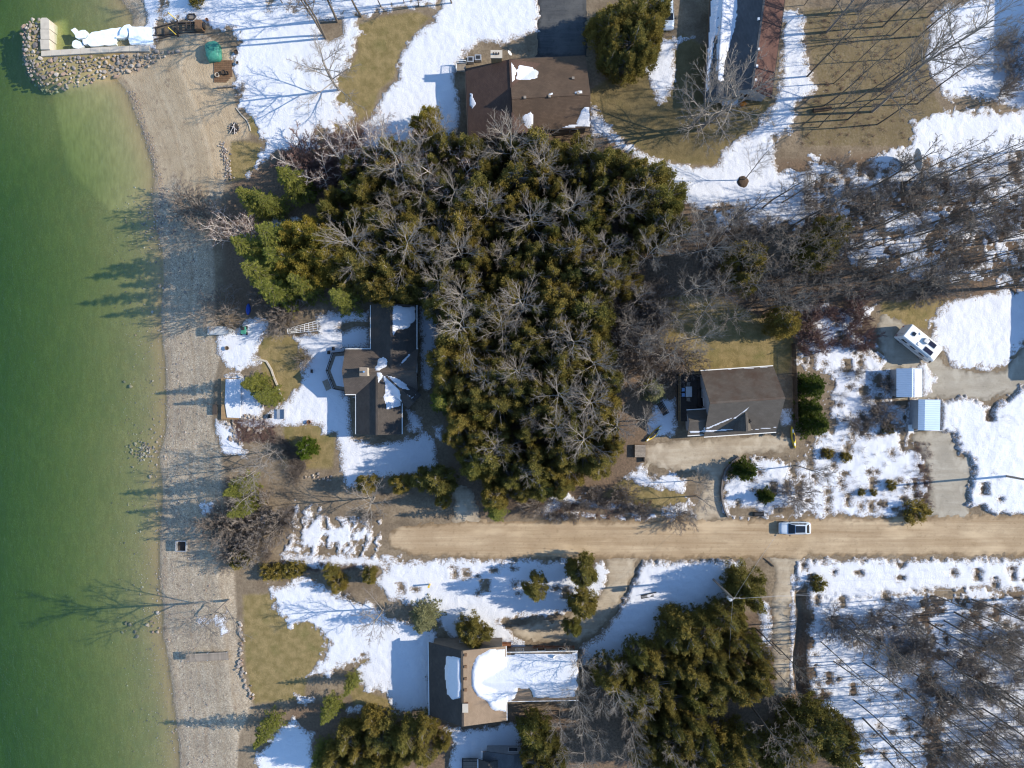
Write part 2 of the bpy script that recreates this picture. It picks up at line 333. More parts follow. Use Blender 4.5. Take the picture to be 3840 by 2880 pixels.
R_BROWN2 = shingle('weathered_brown_shingle', (0.13, 0.088, 0.06), (0.095, 0.064, 0.044), (0.06, 0.042, 0.03))
R_RED = shingle('red_brown_shingle', (0.115, 0.062, 0.05), (0.09, 0.05, 0.042))
R_CHAR = shingle('charcoal_shingle', (0.085, 0.072, 0.062), (0.06, 0.052, 0.046))
R_WARM = shingle('warm_grey_shingle', (0.125, 0.10, 0.082), (0.09, 0.074, 0.062))
R_GREY = shingle('grey_shingle', (0.135, 0.11, 0.088), (0.105, 0.086, 0.07), (0.062, 0.036, 0.025))
R_GREY2 = shingle('plain_grey_shingle', (0.125, 0.108, 0.09), (0.098, 0.085, 0.072))
R_TAN = shingle('tan_shingle', (0.28, 0.205, 0.14), (0.235, 0.17, 0.115))
R_SLATE = shingle('slate_shingle', (0.11, 0.11, 0.112), (0.082, 0.082, 0.085))

# ------------------------------------------------------------------ terrain, beach, lake
WATER_Z = -1.3
SHORE = [(455, -60), (455, 0), (470, 20), (490, 45), (498, 60), (497, 95), (490, 150), (480, 185), (445, 230), (405, 278), (440, 298), (475, 340), (500, 410),
         (525, 465), (550, 540), (570, 600), (582, 660), (575, 720), (570, 760), (578, 800), (592, 870), (612, 950), (616, 1050), (605, 1150),
         (606, 1250), (618, 1330), (621, 1400), (626, 1500), (626, 1590), (616, 1650), (598, 1700), (605, 1770), (612, 1850), (605, 1950),
         (600, 2060), (600, 2150), (606, 2230), (616, 2300), (610, 2380), (626, 2440), (640, 2520), (651, 2620), (661, 2700), (671, 2790), (676, 2880)]
lake = [tuple(p) for p in PW(SHORE, WATER_Z)]
lake = [(-3000, 3000), (lake[0][0] - 3, 3000), (lake[0][0] - 3, 90)] + lake + [(lake[-1][0] + 2, -90), (lake[-1][0] + 2, -3000), (-3000, -3000)]
RIP = PW([(70, 90), (110, 60), (150, 70), (190, 70), (195, 180), (560, 172), (640, 195), (690, 205), (600, 240), (520, 270), (420, 285), (330, 300), (230, 320), (140, 310), (95, 265), (65, 210)], -0.8)
lakeA = np.array(lake)
BEACH_IN = [(575, 175), (640, 120), (760, 130), (870, 190), (880, 300), (885, 420), (935, 470), (940, 520), (870, 530), (850, 680), (830, 760), (800, 900), (810, 1150),
            (800, 1260), (830, 1330), (800, 1450), (795, 1600), (830, 1700), (850, 1800), (850, 1900), (830, 2000), (880, 2100), (890, 2300), (905, 2500), (950, 2640), (900, 2760), (890, 2880), (890, 3000)]
BEACH = [tuple(p) for p in PW(BEACH_IN, -0.3)]
beach = np.array([(-60, 60), (BEACH[0][0], 60)] + BEACH + [(-60, BEACH[-1][1])])
def zground(X, Y, dl=None, rl=None):
    X = np.asarray(X, float); Y = np.asarray(Y, float)
    d = -sdf(lakeA, X, Y) if dl is None else dl             # >0 on land
    land = np.clip(WATER_Z + 0.15 * d, -9, 0.0)
    t = np.clip(-d / 26.0, 0, 1.15)
    bed = WATER_Z - 0.06 - 4.2 * (t ** 1.05)
    z = np.where(d > 0, land, bed)
    r = sdf(RIP, X, Y) if rl is None else rl
    m = np.clip((r + 1.0) / 2.2, 0, 1); top = -0.75
    z = np.where((m > 0) & (d < 3), np.maximum(z, z * (1 - m) + top * m), z)
    z = z - 1.15 * np.exp(-((X - 42.3 - .35 * np.sin(Y * .5)) / .75) ** 4) * np.clip((-29.8 - Y) / 1.5, 0, 1) * np.clip((Y + 48) / 3, 0, 1)      # the ditch beside the lane
    z = z + np.where(d > 1.0, (fbm(X, Y, 6.0, 3) - 0.5) * 0.16, (fbm(X, Y, 3.0, 5) - 0.5) * 0.12 * np.clip(-d, 0, 1))
    return z
LX, LY = np.arange(-130, 130.1, 0.5), np.arange(-110, 110.1, 0.5); _lx, _ly = np.meshgrid(LX, LY); LD = -sdf(lakeA, _lx, _ly); LR = sdf(RIP, _lx, _ly)
def bil(T, X, Y):
    fx = np.clip((np.asarray(X, float) + 130) / .5, 0, len(LX) - 1.001); fy = np.clip((np.asarray(Y, float) + 110) / .5, 0, len(LY) - 1.001); i = fx.astype(int); j = fy.astype(int); fx = fx - i; fy = fy - j
    return (T[j, i] * (1 - fx) + T[j, i + 1] * fx) * (1 - fy) + (T[j + 1, i] * (1 - fx) + T[j + 1, i + 1] * fx) * fy
def zfast(X, Y): return zground(X, Y, bil(LD, X, Y), bil(LR, X, Y))
LZ = zfast(_lx, _ly)
def zg(x, y):
    fx = min(max((x + 130) / .5, 0), len(LX) - 1.001); fy = min(max((y + 110) / .5, 0), len(LY) - 1.001); i, j = int(fx), int(fy); fx -= i; fy -= j
    return float((LZ[j, i] * (1 - fx) + LZ[j, i + 1] * fx) * (1 - fy) + (LZ[j + 1, i] * (1 - fx) + LZ[j + 1, i + 1] * fx) * fy)
def G(px, py):                       # ground point under a photo pixel
    p = P(px, py, 0); z = zg(p.x, p.y); p = P(px, py, z); return Vector((p.x, p.y, zg(p.x, p.y)))

LAWNS = [([(1335, 95), (1440, 60), (1560, 45), (1620, 65), (1590, 85), (1500, 190), (1480, 290), (1420, 340), (1395, 430), (1340, 455), (1300, 480), (1280, 510), (1250, 480), (1200, 470), (1110, 330), (1150, 240), (1290, 290), (1345, 190)], 1.0),
         ([(2212, 340), (2300, 280), (2440, 160), (2560, 130), (2640, 170), (2900, 330), (2880, 430), (2720, 560), (2690, 620), (2560, 615), (2440, 590), (2300, 490), (2212, 390)], 1.0),
         ([(3000, 20), (3490, 20), (3500, 330), (3560, 420), (3420, 560), (3000, 560), (2980, 420), (3060, 330), (3020, 180)], 0.54),
         ([(2340, 1110), (2700, 1110), (2980, 1260), (2960, 1400), (2580, 1400), (2560, 1310), (2340, 1310)], 1.0),
         ([(910, 2230), (1250, 2220), (1240, 2400), (1150, 2550), (1140, 2620), (950, 2640), (920, 2500)], 1.0),
         ([(960, 1260), (1100, 1260), (1150, 1340), (1125, 1450), (1060, 1520), (1000, 1500)], 1.0),
         ([(1060, 1590), (1200, 1590), (1260, 1640), (1250, 1760), (1060, 1760)], 0.9),
         ([(850, 530), (930, 530), (985, 540), (960, 620), (920, 670), (860, 680)], 1.0), ([(940, 410), (990, 430), (985, 520), (930, 490)], 1.0),
         ([(1300, 2560), (1370, 2470), (1390, 2490), (1330, 2560), (1390, 2600), (1520, 2640), (1500, 2660), (1330, 2650)], 1.0),
         ([(2340, 1790), (2560, 1830), (2600, 1900), (2400, 1910), (2250, 1860)], 0.8),
         ([(3300, 1130), (3560, 1120), (3520, 1200), (3480, 1240), (3300, 1190)], 0.9)]
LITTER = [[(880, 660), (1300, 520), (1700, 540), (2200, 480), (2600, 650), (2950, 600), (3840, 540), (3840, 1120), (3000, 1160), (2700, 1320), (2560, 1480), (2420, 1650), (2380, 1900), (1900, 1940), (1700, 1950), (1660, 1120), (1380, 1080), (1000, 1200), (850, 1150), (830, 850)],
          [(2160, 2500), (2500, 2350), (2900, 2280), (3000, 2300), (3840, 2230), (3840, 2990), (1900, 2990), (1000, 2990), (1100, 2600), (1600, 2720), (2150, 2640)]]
SANDS = [[(380, 240), (640, 110), (900, 200), (960, 500), (860, 560), (830, 680), (720, 760), (640, 640), (600, 700), (560, 760), (380, 780), (200, 600), (160, 330)]]

def axis(lo, hi, st, far):
    mid = list(np.arange(lo, hi + 1e-6, st)); a, b = [], []; s = st; x = lo
    while x > -far: s *= 1.5; x -= s; a.append(x)
    s = st; x = mid[-1]
    while x < far: s *= 1.5; x += s; b.append(x)
    return np.array(a[::-1] + mid + b)
gx, gy = axis(-92, 84, 0.5, 1500), axis(-63, 63, 0.5, 1500)
GX, GY = np.meshgrid(gx, gy); DL = -sdf(lakeA, GX, GY); GZ = zground(GX, GY, DL)
def wt(polys, wid=1.6):
    r = np.full(GX.shape, -50.0)
    for p in polys: r = np.maximum(r, sdf(PW(p), GX, GY))
    return np.clip(0.5 + r / wid, 0, 1)
A = {'w_lawn': np.zeros(GX.shape)}
for p, a in LAWNS: A['w_lawn'] = np.maximum(A['w_lawn'], wt([p]) * a)
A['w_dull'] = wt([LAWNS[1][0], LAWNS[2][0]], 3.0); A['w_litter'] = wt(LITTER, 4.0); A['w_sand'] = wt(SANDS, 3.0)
sb = sdf(beach, GX, GY); A['w_beach'] = np.clip(0.5 + sb / 1.5, 0, 1) * (GY < 60); A['w_bed'] = np.clip(0.5 - DL / 0.6, 0, 1)
A['shore_d'] = np.clip(DL, -5, 30); A['w_wet'] = np.clip(1 - np.abs(DL + 0.1) / 0.8, 0, 1)
ny, nx = GX.shape; idx = np.arange(nx * ny).reshape(ny, nx)
FQ = np.stack([idx[:-1, :-1], idx[:-1, 1:], idx[1:, 1:], idx[1:, :-1]], -1).reshape(-1, 4)
VV = np.stack([GX, GY, GZ], -1).reshape(-1, 3)
cen = lambda a: a.reshape(-1)[FQ].mean(1)
fd, fb, fl = cen(DL), cen(sb), cen(A['w_lawn'])
sel_bed = fd < -0.2; sel_beach = ~sel_bed & (fb > 0); sel_lawn = ~sel_bed & ~sel_beach & (fl > 0.5); sel_g = ~(sel_bed | sel_beach | sel_lawn)
def sub_mesh(name, sel, V, F, attrs, mat):
    f = F[sel]; u, inv = np.unique(f, return_inverse=True)
    me = mesh_np(name, V[u], inv.reshape(f.shape), {k: v.reshape(-1)[u] for k, v in attrs.items()}, smooth=True)
    return ob(name, me, mat)
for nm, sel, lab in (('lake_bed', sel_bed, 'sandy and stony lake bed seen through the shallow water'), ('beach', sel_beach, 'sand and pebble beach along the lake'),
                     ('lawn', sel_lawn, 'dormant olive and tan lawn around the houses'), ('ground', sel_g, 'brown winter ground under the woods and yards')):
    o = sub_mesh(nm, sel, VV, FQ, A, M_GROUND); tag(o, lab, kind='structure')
# the water body: a closed volume
mb = MB(); mb.box((-772, 0, (WATER_Z - 14) / 2), (1470, 2800, -WATER_Z * 0 + 14 + WATER_Z))
mb.v = [(x, y, WATER_Z if z > -8 else -14.0) for x, y, z in mb.v]
tag(mb.build('lake_water', M_WATER), 'clear green lake water deepening away from the beach', kind='structure')

def sheet(name, polys, mat, label, kind, step=0.35, thick=0.05, over=0.0, amp=0.35, base=None, far=None):
    """height-field sheet lying on the ground whose ragged edge dips below it; polys = [(px polygon, amp, noise scale, thickness)]"""
    X, Y = np.meshgrid(np.arange(-84, 84, step), np.arange(-64, 64, step)); f = np.full(X.shape, -9.0); th = np.zeros(X.shape)
    for k, it in enumerate(polys):
        pp = PW(it[0]); am = it[1]; sc = it[2]; tk = it[3]
        x0, y0 = pp.min(0) - 3; x1, y1 = pp.max(0) + 3
        i0, i1 = np.searchsorted(X[0], [x0, x1]); j0, j1 = np.searchsorted(Y[:, 0], [y0, y1])
        xs, ys = X[j0:j1, i0:i1], Y[j0:j1, i0:i1]
        if xs.size == 0: continue
        off = it[4] if len(it) > 4 else 0.0
        r = sdf(pp, xs, ys); r = np.minimum(r, 3.0) if off else r
        r = r + am * (fbm(xs, ys, sc, 11 + k, 5) - 0.5) * 2 + (0.45 + 0.5 * am) * (fbm(xs, ys, 0.55, 41 + k, 3) - 0.5) * 2.0 - off
        up = r > f[j0:j1, i0:i1]; f[j0:j1, i0:i1] = np.where(up, r, f[j0:j1, i0:i1]); th[j0:j1, i0:i1] = np.where(up, tk, th[j0:j1, i0:i1])
    if base: f = base(X, Y, f)
    z = zfast(X, Y) + np.where(f > 0, th * np.minimum(1, f / 0.5) ** 0.6 + over, np.maximum(f * 0.5, -0.12))
    if name == 'snow': z = z + np.clip(f, 0, 1) * ((fbm(X, Y, 1.7, 77) - 0.45) * 0.13 + (fbm(X, Y, 0.5, 78, 2) - .5) * .05)
    n2, n1 = X.shape; ii = np.arange(n1 * n2).reshape(n2, n1)
    F = np.stack([ii[:-1, :-1], ii[:-1, 1:], ii[1:, 1:], ii[1:, :-1]], -1).reshape(-1, 4)
    keep = (f.reshape(-1)[F].max(1) > 0.0)
    V = np.stack([X, Y, z], -1).reshape(-1, 3); F = F[keep]; u, inv = np.unique(F, return_inverse=True)
    o = ob(name, mesh_np(name, V[u], inv.reshape(F.shape), {'edge': np.clip(1 - f / 1.3, 0, 1).reshape(-1)[u]}, smooth=True), mat); return tag(o, label, kind=kind)

ROADP = [([(1440, 2015), (1500, 1968), (1800, 1950), (2500, 1952), (2900, 1946), (3840, 1925), (4200, 1920), (4200, 2085), (3840, 2085), (3010, 2086), (2960, 2096), (2400, 2096), (1900, 2096), (1560, 2085), (1470, 2062)], 0.35, 1.5, 0.05)]
sheet('road', ROADP, M_ROAD, 'tan packed dirt road ending at the snow bank near the lake', 'structure', over=0.012)
sheet('driveway', [([(2415, 1668), (2560, 1650), (2915, 1622), (2985, 1650), (2960, 1690), (2780, 1705), (2722, 1760), (2702, 1850), (2735, 1955), (2585, 1958), (2625, 1870), (2650, 1775), (2500, 1762), (2425, 1742)], 0.3, 1.2, 0.04)],
      M_TANGRAVEL, 'tan gravel driveway in front of the grey gabled house', 'structure', over=0.006)
sheet('driveway', [([(2268, 2090), (2400, 2090), (2362, 2180), (2312, 2290), (2240, 2370), (2165, 2412), (1950, 2402), (1900, 2350), (2100, 2320), (2200, 2280), (2275, 2200)], 0.3, 1.2, 0.04)],
      M_TANGRAVEL, 'curved gravel driveway leading to the snow covered house by the road', 'structure', over=0.004)
sheet('driveway', [([(2885, 2090), (3010, 2088), (2982, 2140), (2972, 2260), (2962, 2610), (2900, 2610), (2892, 2260), (2905, 2150)], 0.3, 1.2, 0.04)],
      M_TANGRAVEL, 'narrow gravel lane running south between the cedars and the ditch', 'structure', over=0.004)
sheet('driveway', [([(3300, 1175), (3350, 1185), (3470, 1240), (3500, 1310), (3560, 1372), (3650, 1398), (3760, 1388), (3845, 1300), (3990, 1250), (3990, 1500), (3845, 1485), (3760, 1475), (3700, 1512), (3600, 1495), (3350, 1505), (3350, 1400), (3300, 1400), (3310, 1330), (3285, 1250)], 0.3, 1.5, 0.04),
                   ([(3430, 1610), (3575, 1612), (3592, 1700), (3652, 1722), (3632, 1870), (3645, 1945), (3440, 1948), (3480, 1850), (3470, 1750), (3415, 1650)], 0.4, 1.5, 0.04)],
      M_GRAVEL, 'grey gravel yard around the motorhome and blue sheds', 'structure', over=0.006)
sheet('driveway', [([(2022, -80), (2195, -80), (2205, 215), (2008, 215), (2015, 80)], 0.15, 1.0, 0.04)], M_ASPHALT, 'dark asphalt driveway behind the brown roofed house', 'structure', over=0.004)
sheet('driveway', [([(1695, 1800), (1770, 1840), (1810, 1965), (1690, 1968), (1700, 1900)], 0.2, 1.0, 0.04)], M_TANGRAVEL, 'shaded driveway mouth beside the gold cedar', 'structure', over=0.004)

SNOW = [  # (polygon, edge noise m, noise scale m, thickness m[, threshold offset])
 ([(1010, 25), (1330, 40), (1350, 110), (1335, 200), (1265, 285), (1250, 330), (1290, 390), (1330, 440), (1300, 480), (1240, 500), (1205, 470), (1190, 500), (1200, 560), (1060, 560), (960, 640), (922, 695), (915, 660), (960, 610), (985, 540), (945, 440), (892, 410), (886, 340), (852, 310), (875, 285), (875, 240), (880, 200), (905, 140), (870, 110), (800, 112), (740, 85), (660, 62), (625, 90), (605, 0), (605, -90), (1010, -90)], 1.2, 1.6, 0.12),
 ([(1010, -90), (1700, -90), (1640, 20), (1500, 30), (1340, 70), (1010, 40)], 1.2, 2.0, 0.10, 0.2),
 ([(1690, -90), (2030, -90), (2018, 120), (1890, 170), (1800, 160), (1745, 200), (1715, 300), (1735, 480), (1640, 530), (1550, 560), (1340, 560), (1350, 470), (1400, 440), (1430, 350), (1485, 305), (1500, 205), (1560, 120), (1625, 80), (1650, 20)], 0.45, 1.6, 0.14),
 ([(500, -60), (600, -60), (590, 60), (575, 120), (578, 176), (490, 172), (500, 120), (535, 70)], 0.5, 1.0, 0.15),
 ([(2420, 150), (2540, 140), (2600, 140), (2560, 160), (2532, 172), (2532, 300), (2500, 380), (2465, 396), (2440, 330), (2415, 260), (2418, 200)], 0.35, 1.0, 0.10),
 ([(2210, 370), (2232, 400), (2290, 480), (2350, 528), (2440, 585), (2520, 612), (2690, 622), (2712, 560), (2850, 460), (2905, 380), (2925, 280), (2932, 30), (2990, 40), (3020, 80), (3015, 180), (3040, 280), (3085, 340), (3010, 375), (2985, 400), (2985, 440), (2972, 500), (2905, 510), (2918, 640), (2965, 640), (2970, 770), (2700, 770), (2620, 790), (2560, 760), (2490, 680), (2420, 625), (2350, 580), (2260, 520), (2215, 500)], 0.55, 1.5, 0.12),
 ([(3500, 40), (3990, -90), (3990, 420), (3800, 400), (3640, 360), (3560, 370), (3480, 290), (3470, 160)], 0.8, 2.0, 0.12),
 ([(3420, 440), (3560, 400), (3990, 400), (3990, 620), (3400, 640), (3240, 600), (3350, 560), (3430, 540)], 1.6, 2.5, 0.12, 0.2),
 ([(2960, 610), (3990, 540), (3990, 780), (3500, 740), (3200, 780), (2950, 860), (2650, 900), (2640, 800)], 2.6, 2.0, 0.12, 0.7),
 ([(2960, 740), (3990, 700), (3990, 1120), (3300, 1100), (3000, 1000)], 3.2, 1.8, 0.10, 2.5),
 ([(815, 1258), (880, 1230), (945, 1190), (1010, 1200), (1000, 1260), (975, 1300), (960, 1340), (985, 1350), (900, 1400), (845, 1370), (815, 1310)], 0.4, 1.0, 0.10),
 ([(840, 1405), (900, 1395), (990, 1510), (985, 1575), (880, 1575), (838, 1560)], 0.2, 1.0, 0.10),
 ([(1175, 1180), (1398, 1160), (1398, 1330), (1305, 1330), (1305, 1485), (1342, 1485), (1340, 1640), (1390, 1658), (1500, 1652), (1600, 1620), (1628, 1645), (1650, 1760), (1560, 1785), (1400, 1792), (1300, 1840), (1275, 1740), (1255, 1632), (1205, 1632), (1200, 1595), (1040, 1600), (905, 1605), (870, 1580), (985, 1570), (1070, 1500), (1120, 1450), (1130, 1400), (1115, 1370), (1150, 1340), (1090, 1260), (1190, 1245)], 0.35, 1.3, 0.12),
 ([(1568, 1150), (1640, 1140), (1648, 1380), (1605, 1485), (1577, 1450), (1577, 1300)], 0.3, 1.0, 0.1), ([(1525, 1530), (1578, 1555), (1585, 1612), (1530, 1622)], 0.25, 1.0, 0.08), ([(1622, 1600), (1656, 1600), (1662, 1660), (1632, 1642)], 0.2, 1.0, 0.08),
 ([(812, 1580), (900, 1600), (925, 1720), (835, 1705), (808, 1620)], 0.5, 1.2, 0.08),
 *[([(1065 + k * 47 + 14 * c + (30 if y < 1930 and k < 3 else 0) + w, y) for y, c, w in [(1925 if k > 2 else 1890, 0, 0), (1970, 1.2, 3), (2020, 1.0, 2), (2070, .2, 0), (2108, -.8, 0), (2108, -.8, 26), (2070, .2, 27), (2020, 1.0, 31), (1970, 1.2, 33), (1925 if k > 2 else 1890, 0, 28)]], 0.8, 0.8, 0.26, 0.15) for k in range(8)],
 ([(1050, 2075), (1500, 2085), (1480, 2130), (1050, 2125)], 0.7, 1.0, 0.15), ([(1080, 1990), (1160, 1880), (1210, 1915), (1450, 1935), (1455, 2000), (1440, 2050), (1500, 2092), (1060, 2100)], 2.4, 1.2, 0.2, 1.9),
 ([(1470, 2108), (1700, 2090), (1880, 2102), (2000, 2095), (2255, 2104), (2285, 2140), (2262, 2220), (2200, 2260), (2100, 2300), (2000, 2310), (1880, 2330), (1940, 2390), (2010, 2440), (1930, 2442), (1850, 2410), (1700, 2400), (1600, 2300), (1460, 2240), (1400, 2190)], 0.7, 1.5, 0.13),
 ([(1000, 2200), (1140, 2165), (1250, 2215), (1330, 2240), (1400, 2250), (1450, 2300), (1640, 2350), (1625, 2680), (1480, 2665), (1430, 2590), (1375, 2590), (1330, 2540), (1375, 2470), (1240, 2535), (1120, 2550), (1190, 2480), (1230, 2400), (1150, 2340), (1080, 2360), (1020, 2280)], 1.0, 1.6, 0.12, 0.1),
 ([(2412, 2104), (2780, 2098), (2800, 2120), (2740, 2150), (2725, 2260), (2640, 2320), (2500, 2380), (2400, 2460), (2250, 2500), (2175, 2500), (2180, 2425), (2250, 2380), (2312, 2290), (2362, 2200), (2395, 2120)], 0.35, 1.5, 0.45),
 ([(2985, 2120), (3012, 2098), (3990, 2094), (3990, 2215), (3500, 2210), (3050, 2280), (3000, 2270), (2975, 2200)], 0.5, 1.5, 0.3),
 ([(3020, 2200), (3480, 2200), (3500, 2990), (3250, 2990), (3100, 2700), (3020, 2600)], 2.2, 2.0, 0.12, 0.5), ([(3450, 2200), (3990, 2190), (3990, 2990), (3480, 2990)], 3.0, 1.8, 0.12, 1.5),
 ([(2845, 2250), (2892, 2250), (2895, 2430), (2850, 2430)], 0.25, 1.0, 0.08), ([(2962, 2150), (2990, 2150), (2985, 2600), (2962, 2600)], 0.25, 1.0, 0.08),
 ([(2730, 2520), (2850, 2540), (2860, 2620), (2740, 2600)], 0.5, 1.0, 0.08, 0.1),
 ([(2995, 1140), (3290, 1140), (3250, 1230), (3300, 1320), (3335, 1360), (3345, 1500), (3440, 1500), (3415, 1640), (3475, 1740), (3485, 1850), (3440, 1925), (3350, 1945), (2850, 1945), (2720, 1930), (2705, 1810), (2765, 1722), (2900, 1705), (2990, 1722), (3030, 1650), (3110, 1600), (3100, 1400), (3000, 1385), (2968, 1250)], 1.5, 1.8, 0.13, 0.35),
 ([(3480, 1200), (3540, 1140), (3700, 1095), (3845, 1085), (3990, 1080), (3990, 1240), (3845, 1280), (3790, 1365), (3700, 1390), (3600, 1380), (3500, 1300)], 0.8, 1.5, 0.12),
 ([(3410, 1380), (3470, 1365), (3512, 1420), (3490, 1482), (3410, 1496)], 0.5, 1.2, 0.25), ([(3520, 1496), (3600, 1485), (3660, 1500), (3720, 1530), (3845, 1440), (3990, 1430), (3990, 1935), (3755, 1930), (3625, 1890), (3640, 1720), (3592, 1705), (3572, 1625), (3520, 1622)], 0.5, 1.5, 0.5),
 ([(2418, 1600), (2440, 1555), (2460, 1500), (2532, 1490), (2542, 1550), (2535, 1628), (2480, 1642), (2430, 1640)], 0.35, 1.0, 0.09), ([(2905, 1535), (2972, 1530), (2975, 1605), (2915, 1605)], 0.3, 1.0, 0.12),
 ([(2330, 1790), (2410, 1738), (2440, 1790), (2510, 1770), (2580, 1800), (2560, 1850), (2400, 1822)], 0.6, 1.2, 0.10),
 ([(2010, 1925), (2120, 1830), (2190, 1860), (2240, 1878), (2380, 1885), (2420, 1930), (2600, 1870), (2610, 1945), (2440, 1956), (2200, 1945), (2010, 1945)], 1.2, 1.3, 0.12, 0.3),
 ([(1090, 2990), (1000, 2990), (950, 2850), (1000, 2780), (1100, 2690), (1175, 2760), (1175, 2990)], 0.5, 1.2, 0.1), ([(1640, 2990), (1700, 2790), (1650, 2715), (1740, 2735), (1960, 2700), (1935, 2990)], 0.4, 1.2, 0.1),
 ([(1100, 2595), (1180, 2618), (1182, 2640), (1115, 2640)], 0.3, 0.8, 0.08), ([(1305, 2650), (1372, 2638), (1382, 2662), (1300, 2682)], 0.3, 0.8, 0.08), ([(2000, 2990), (2040, 2840), (2125, 2780), (2110, 2990)], 0.4, 1, 0.08),
 ([(730, 2310), (790, 2310), (850, 2290), (860, 2370), (830, 2390), (800, 2340), (770, 2360), (740, 2350)], 0.6, 0.8, 0.05, 0.2), ([(735, 1890), (810, 1870), (800, 1940), (735, 1940)], 0.5, 0.8, 0.05, 0.2), ([(925, 1920), (1000, 1910), (990, 1960), (930, 1965)], 0.3, 0.8, 0.08),
 ([(1200, 965), (1380, 780), (1390, 820), (1300, 880), (1250, 920), (1000, 850), (1020, 800), (1200, 830), (1360, 770)], 0.5, 1.0, 0.06),
 ([(1560, 1050), (1690, 1040), (1650, 1130), (1590, 1110)], 0.5, 1.0, 0.06, 0.1),
]
KEEP_OUT = [PW(p) for p in ([(1385, 1140), (1568, 1140), (1568, 1480), (1510, 1530), (1510, 1632), (1333, 1632), (1333, 1480), (1293, 1480), (1293, 1310), (1388, 1310)],
    [(1630, 2440), (2150, 2440), (2150, 2630), (1640, 2700)], [(2600, 1400), (2900, 1380), (2930, 1610), (2590, 1620)], [(1765, 250), (2190, 240), (2190, 460), (1770, 490)], [(3370, 1390), (3450, 1390), (3450, 1485), (3370, 1485)], [(3440, 1505), (3520, 1505), (3520, 1610), (3440, 1610)],
    # snow-free beds, ditches and melted rings
    [(1270, 1232), (1290, 1212), (1320, 1205), (1390, 1208), (1390, 1226), (1330, 1224), (1290, 1242)], [(1312, 1492), (1338, 1492), (1340, 1630), (1350, 1650), (1322, 1640)], [(1715, 240), (1748, 240), (1760, 520), (1715, 520), (1728, 420), (1722, 330), (1705, 300)],
    [(2988, 2240), (3015, 2190), (3030, 2200), (3022, 2600), (2985, 2620)], [(2735, 1905), (2830, 1905), (2850, 1925), (2820, 1940), (2740, 1930)], [(2900, 1905), (2970, 1900), (2980, 1925), (2900, 1935)], [(1190, 1925), (1230, 1905), (1400, 1910), (1400, 1935), (1230, 1935)],
    [(1200, 80), (1280, 75), (1285, 130), (1235, 155), (1205, 120)], [(2040, 1935), (2150, 1888), (2200, 1900), (2300, 1912), (2460, 1888), (2450, 1905), (2300, 1935), (2150, 1910), (2060, 1945)])]
HOLES = []
HR = np.random.default_rng(3)
for poly, n in (([(2760, 1720), (3100, 1640), (3100, 1400), (3340, 1400), (3480, 1850), (3440, 1925), (2760, 1925)], 95), ([(3640, 1560), (3990, 1500), (3990, 1920), (3640, 1900)], 6), ([(3030, 2230), (3900, 2230), (3600, 2860), (3250, 2860), (3030, 2600)], 90), ([(3000, 650), (3840, 560), (3840, 720), (3000, 780)], 70), ([(1450, 2110), (2250, 2110), (2200, 2250), (1500, 2230)], 16), ([(3000, 2110), (3840, 2110), (3840, 2200), (3000, 2200)], 12), ([(3000, 1160), (3260, 1160), (3300, 1380), (3000, 1380)], 40)):
    pw = PW(poly); lo, hi = pw.min(0), pw.max(0); c = 0
    while c < n:
        x, y = HR.uniform(lo[0], hi[0]), HR.uniform(lo[1], hi[1])
        if inside(pw, x, y) > 0: HOLES.append((x, y, .1 + .42 * HR.random() ** 2)); c += 1
def cut(X, Y, f):
    for p in KEEP_OUT:
        x0, y0 = p.min(0) - 1; x1, y1 = p.max(0) + 1
        i0, i1 = np.searchsorted(X[0], [x0, x1]); j0, j1 = np.searchsorted(Y[:, 0], [y0, y1]); xs, ys = X[j0:j1, i0:i1], Y[j0:j1, i0:i1]
        f[j0:j1, i0:i1] = np.minimum(f[j0:j1, i0:i1], -sdf(p, xs, ys) + 0.3 * (fbm(xs, ys, 0.9, 5) - 0.5))
    for hx, hy, hr in HOLES:
        i0, i1 = np.searchsorted(X[0], [hx - 1, hx + 1]); j0, j1 = np.searchsorted(Y[:, 0], [hy - 1, hy + 1]); xs, ys = X[j0:j1, i0:i1], Y[j0:j1, i0:i1]
        f[j0:j1, i0:i1] = np.minimum(f[j0:j1, i0:i1], np.hypot(xs - hx, (ys - hy) * (1.0 + .8 * math.sin(hx * 7))) - hr + 1.3 * hr * (fbm(xs, ys, .45, 6, 2) - .5) * 2)
    rp = [PW(q[0]) for q in ROADP]
    for p in rp: f = np.minimum(f, -sdf(p, X, Y) + 0.25 + 0.5 * (fbm(X, Y, 0.9, 8) - 0.5))
    return f
sheet('snow', SNOW, M_SNOW, 'patchy late winter snow over yards and woods', 'stuff', step=0.2, base=cut)

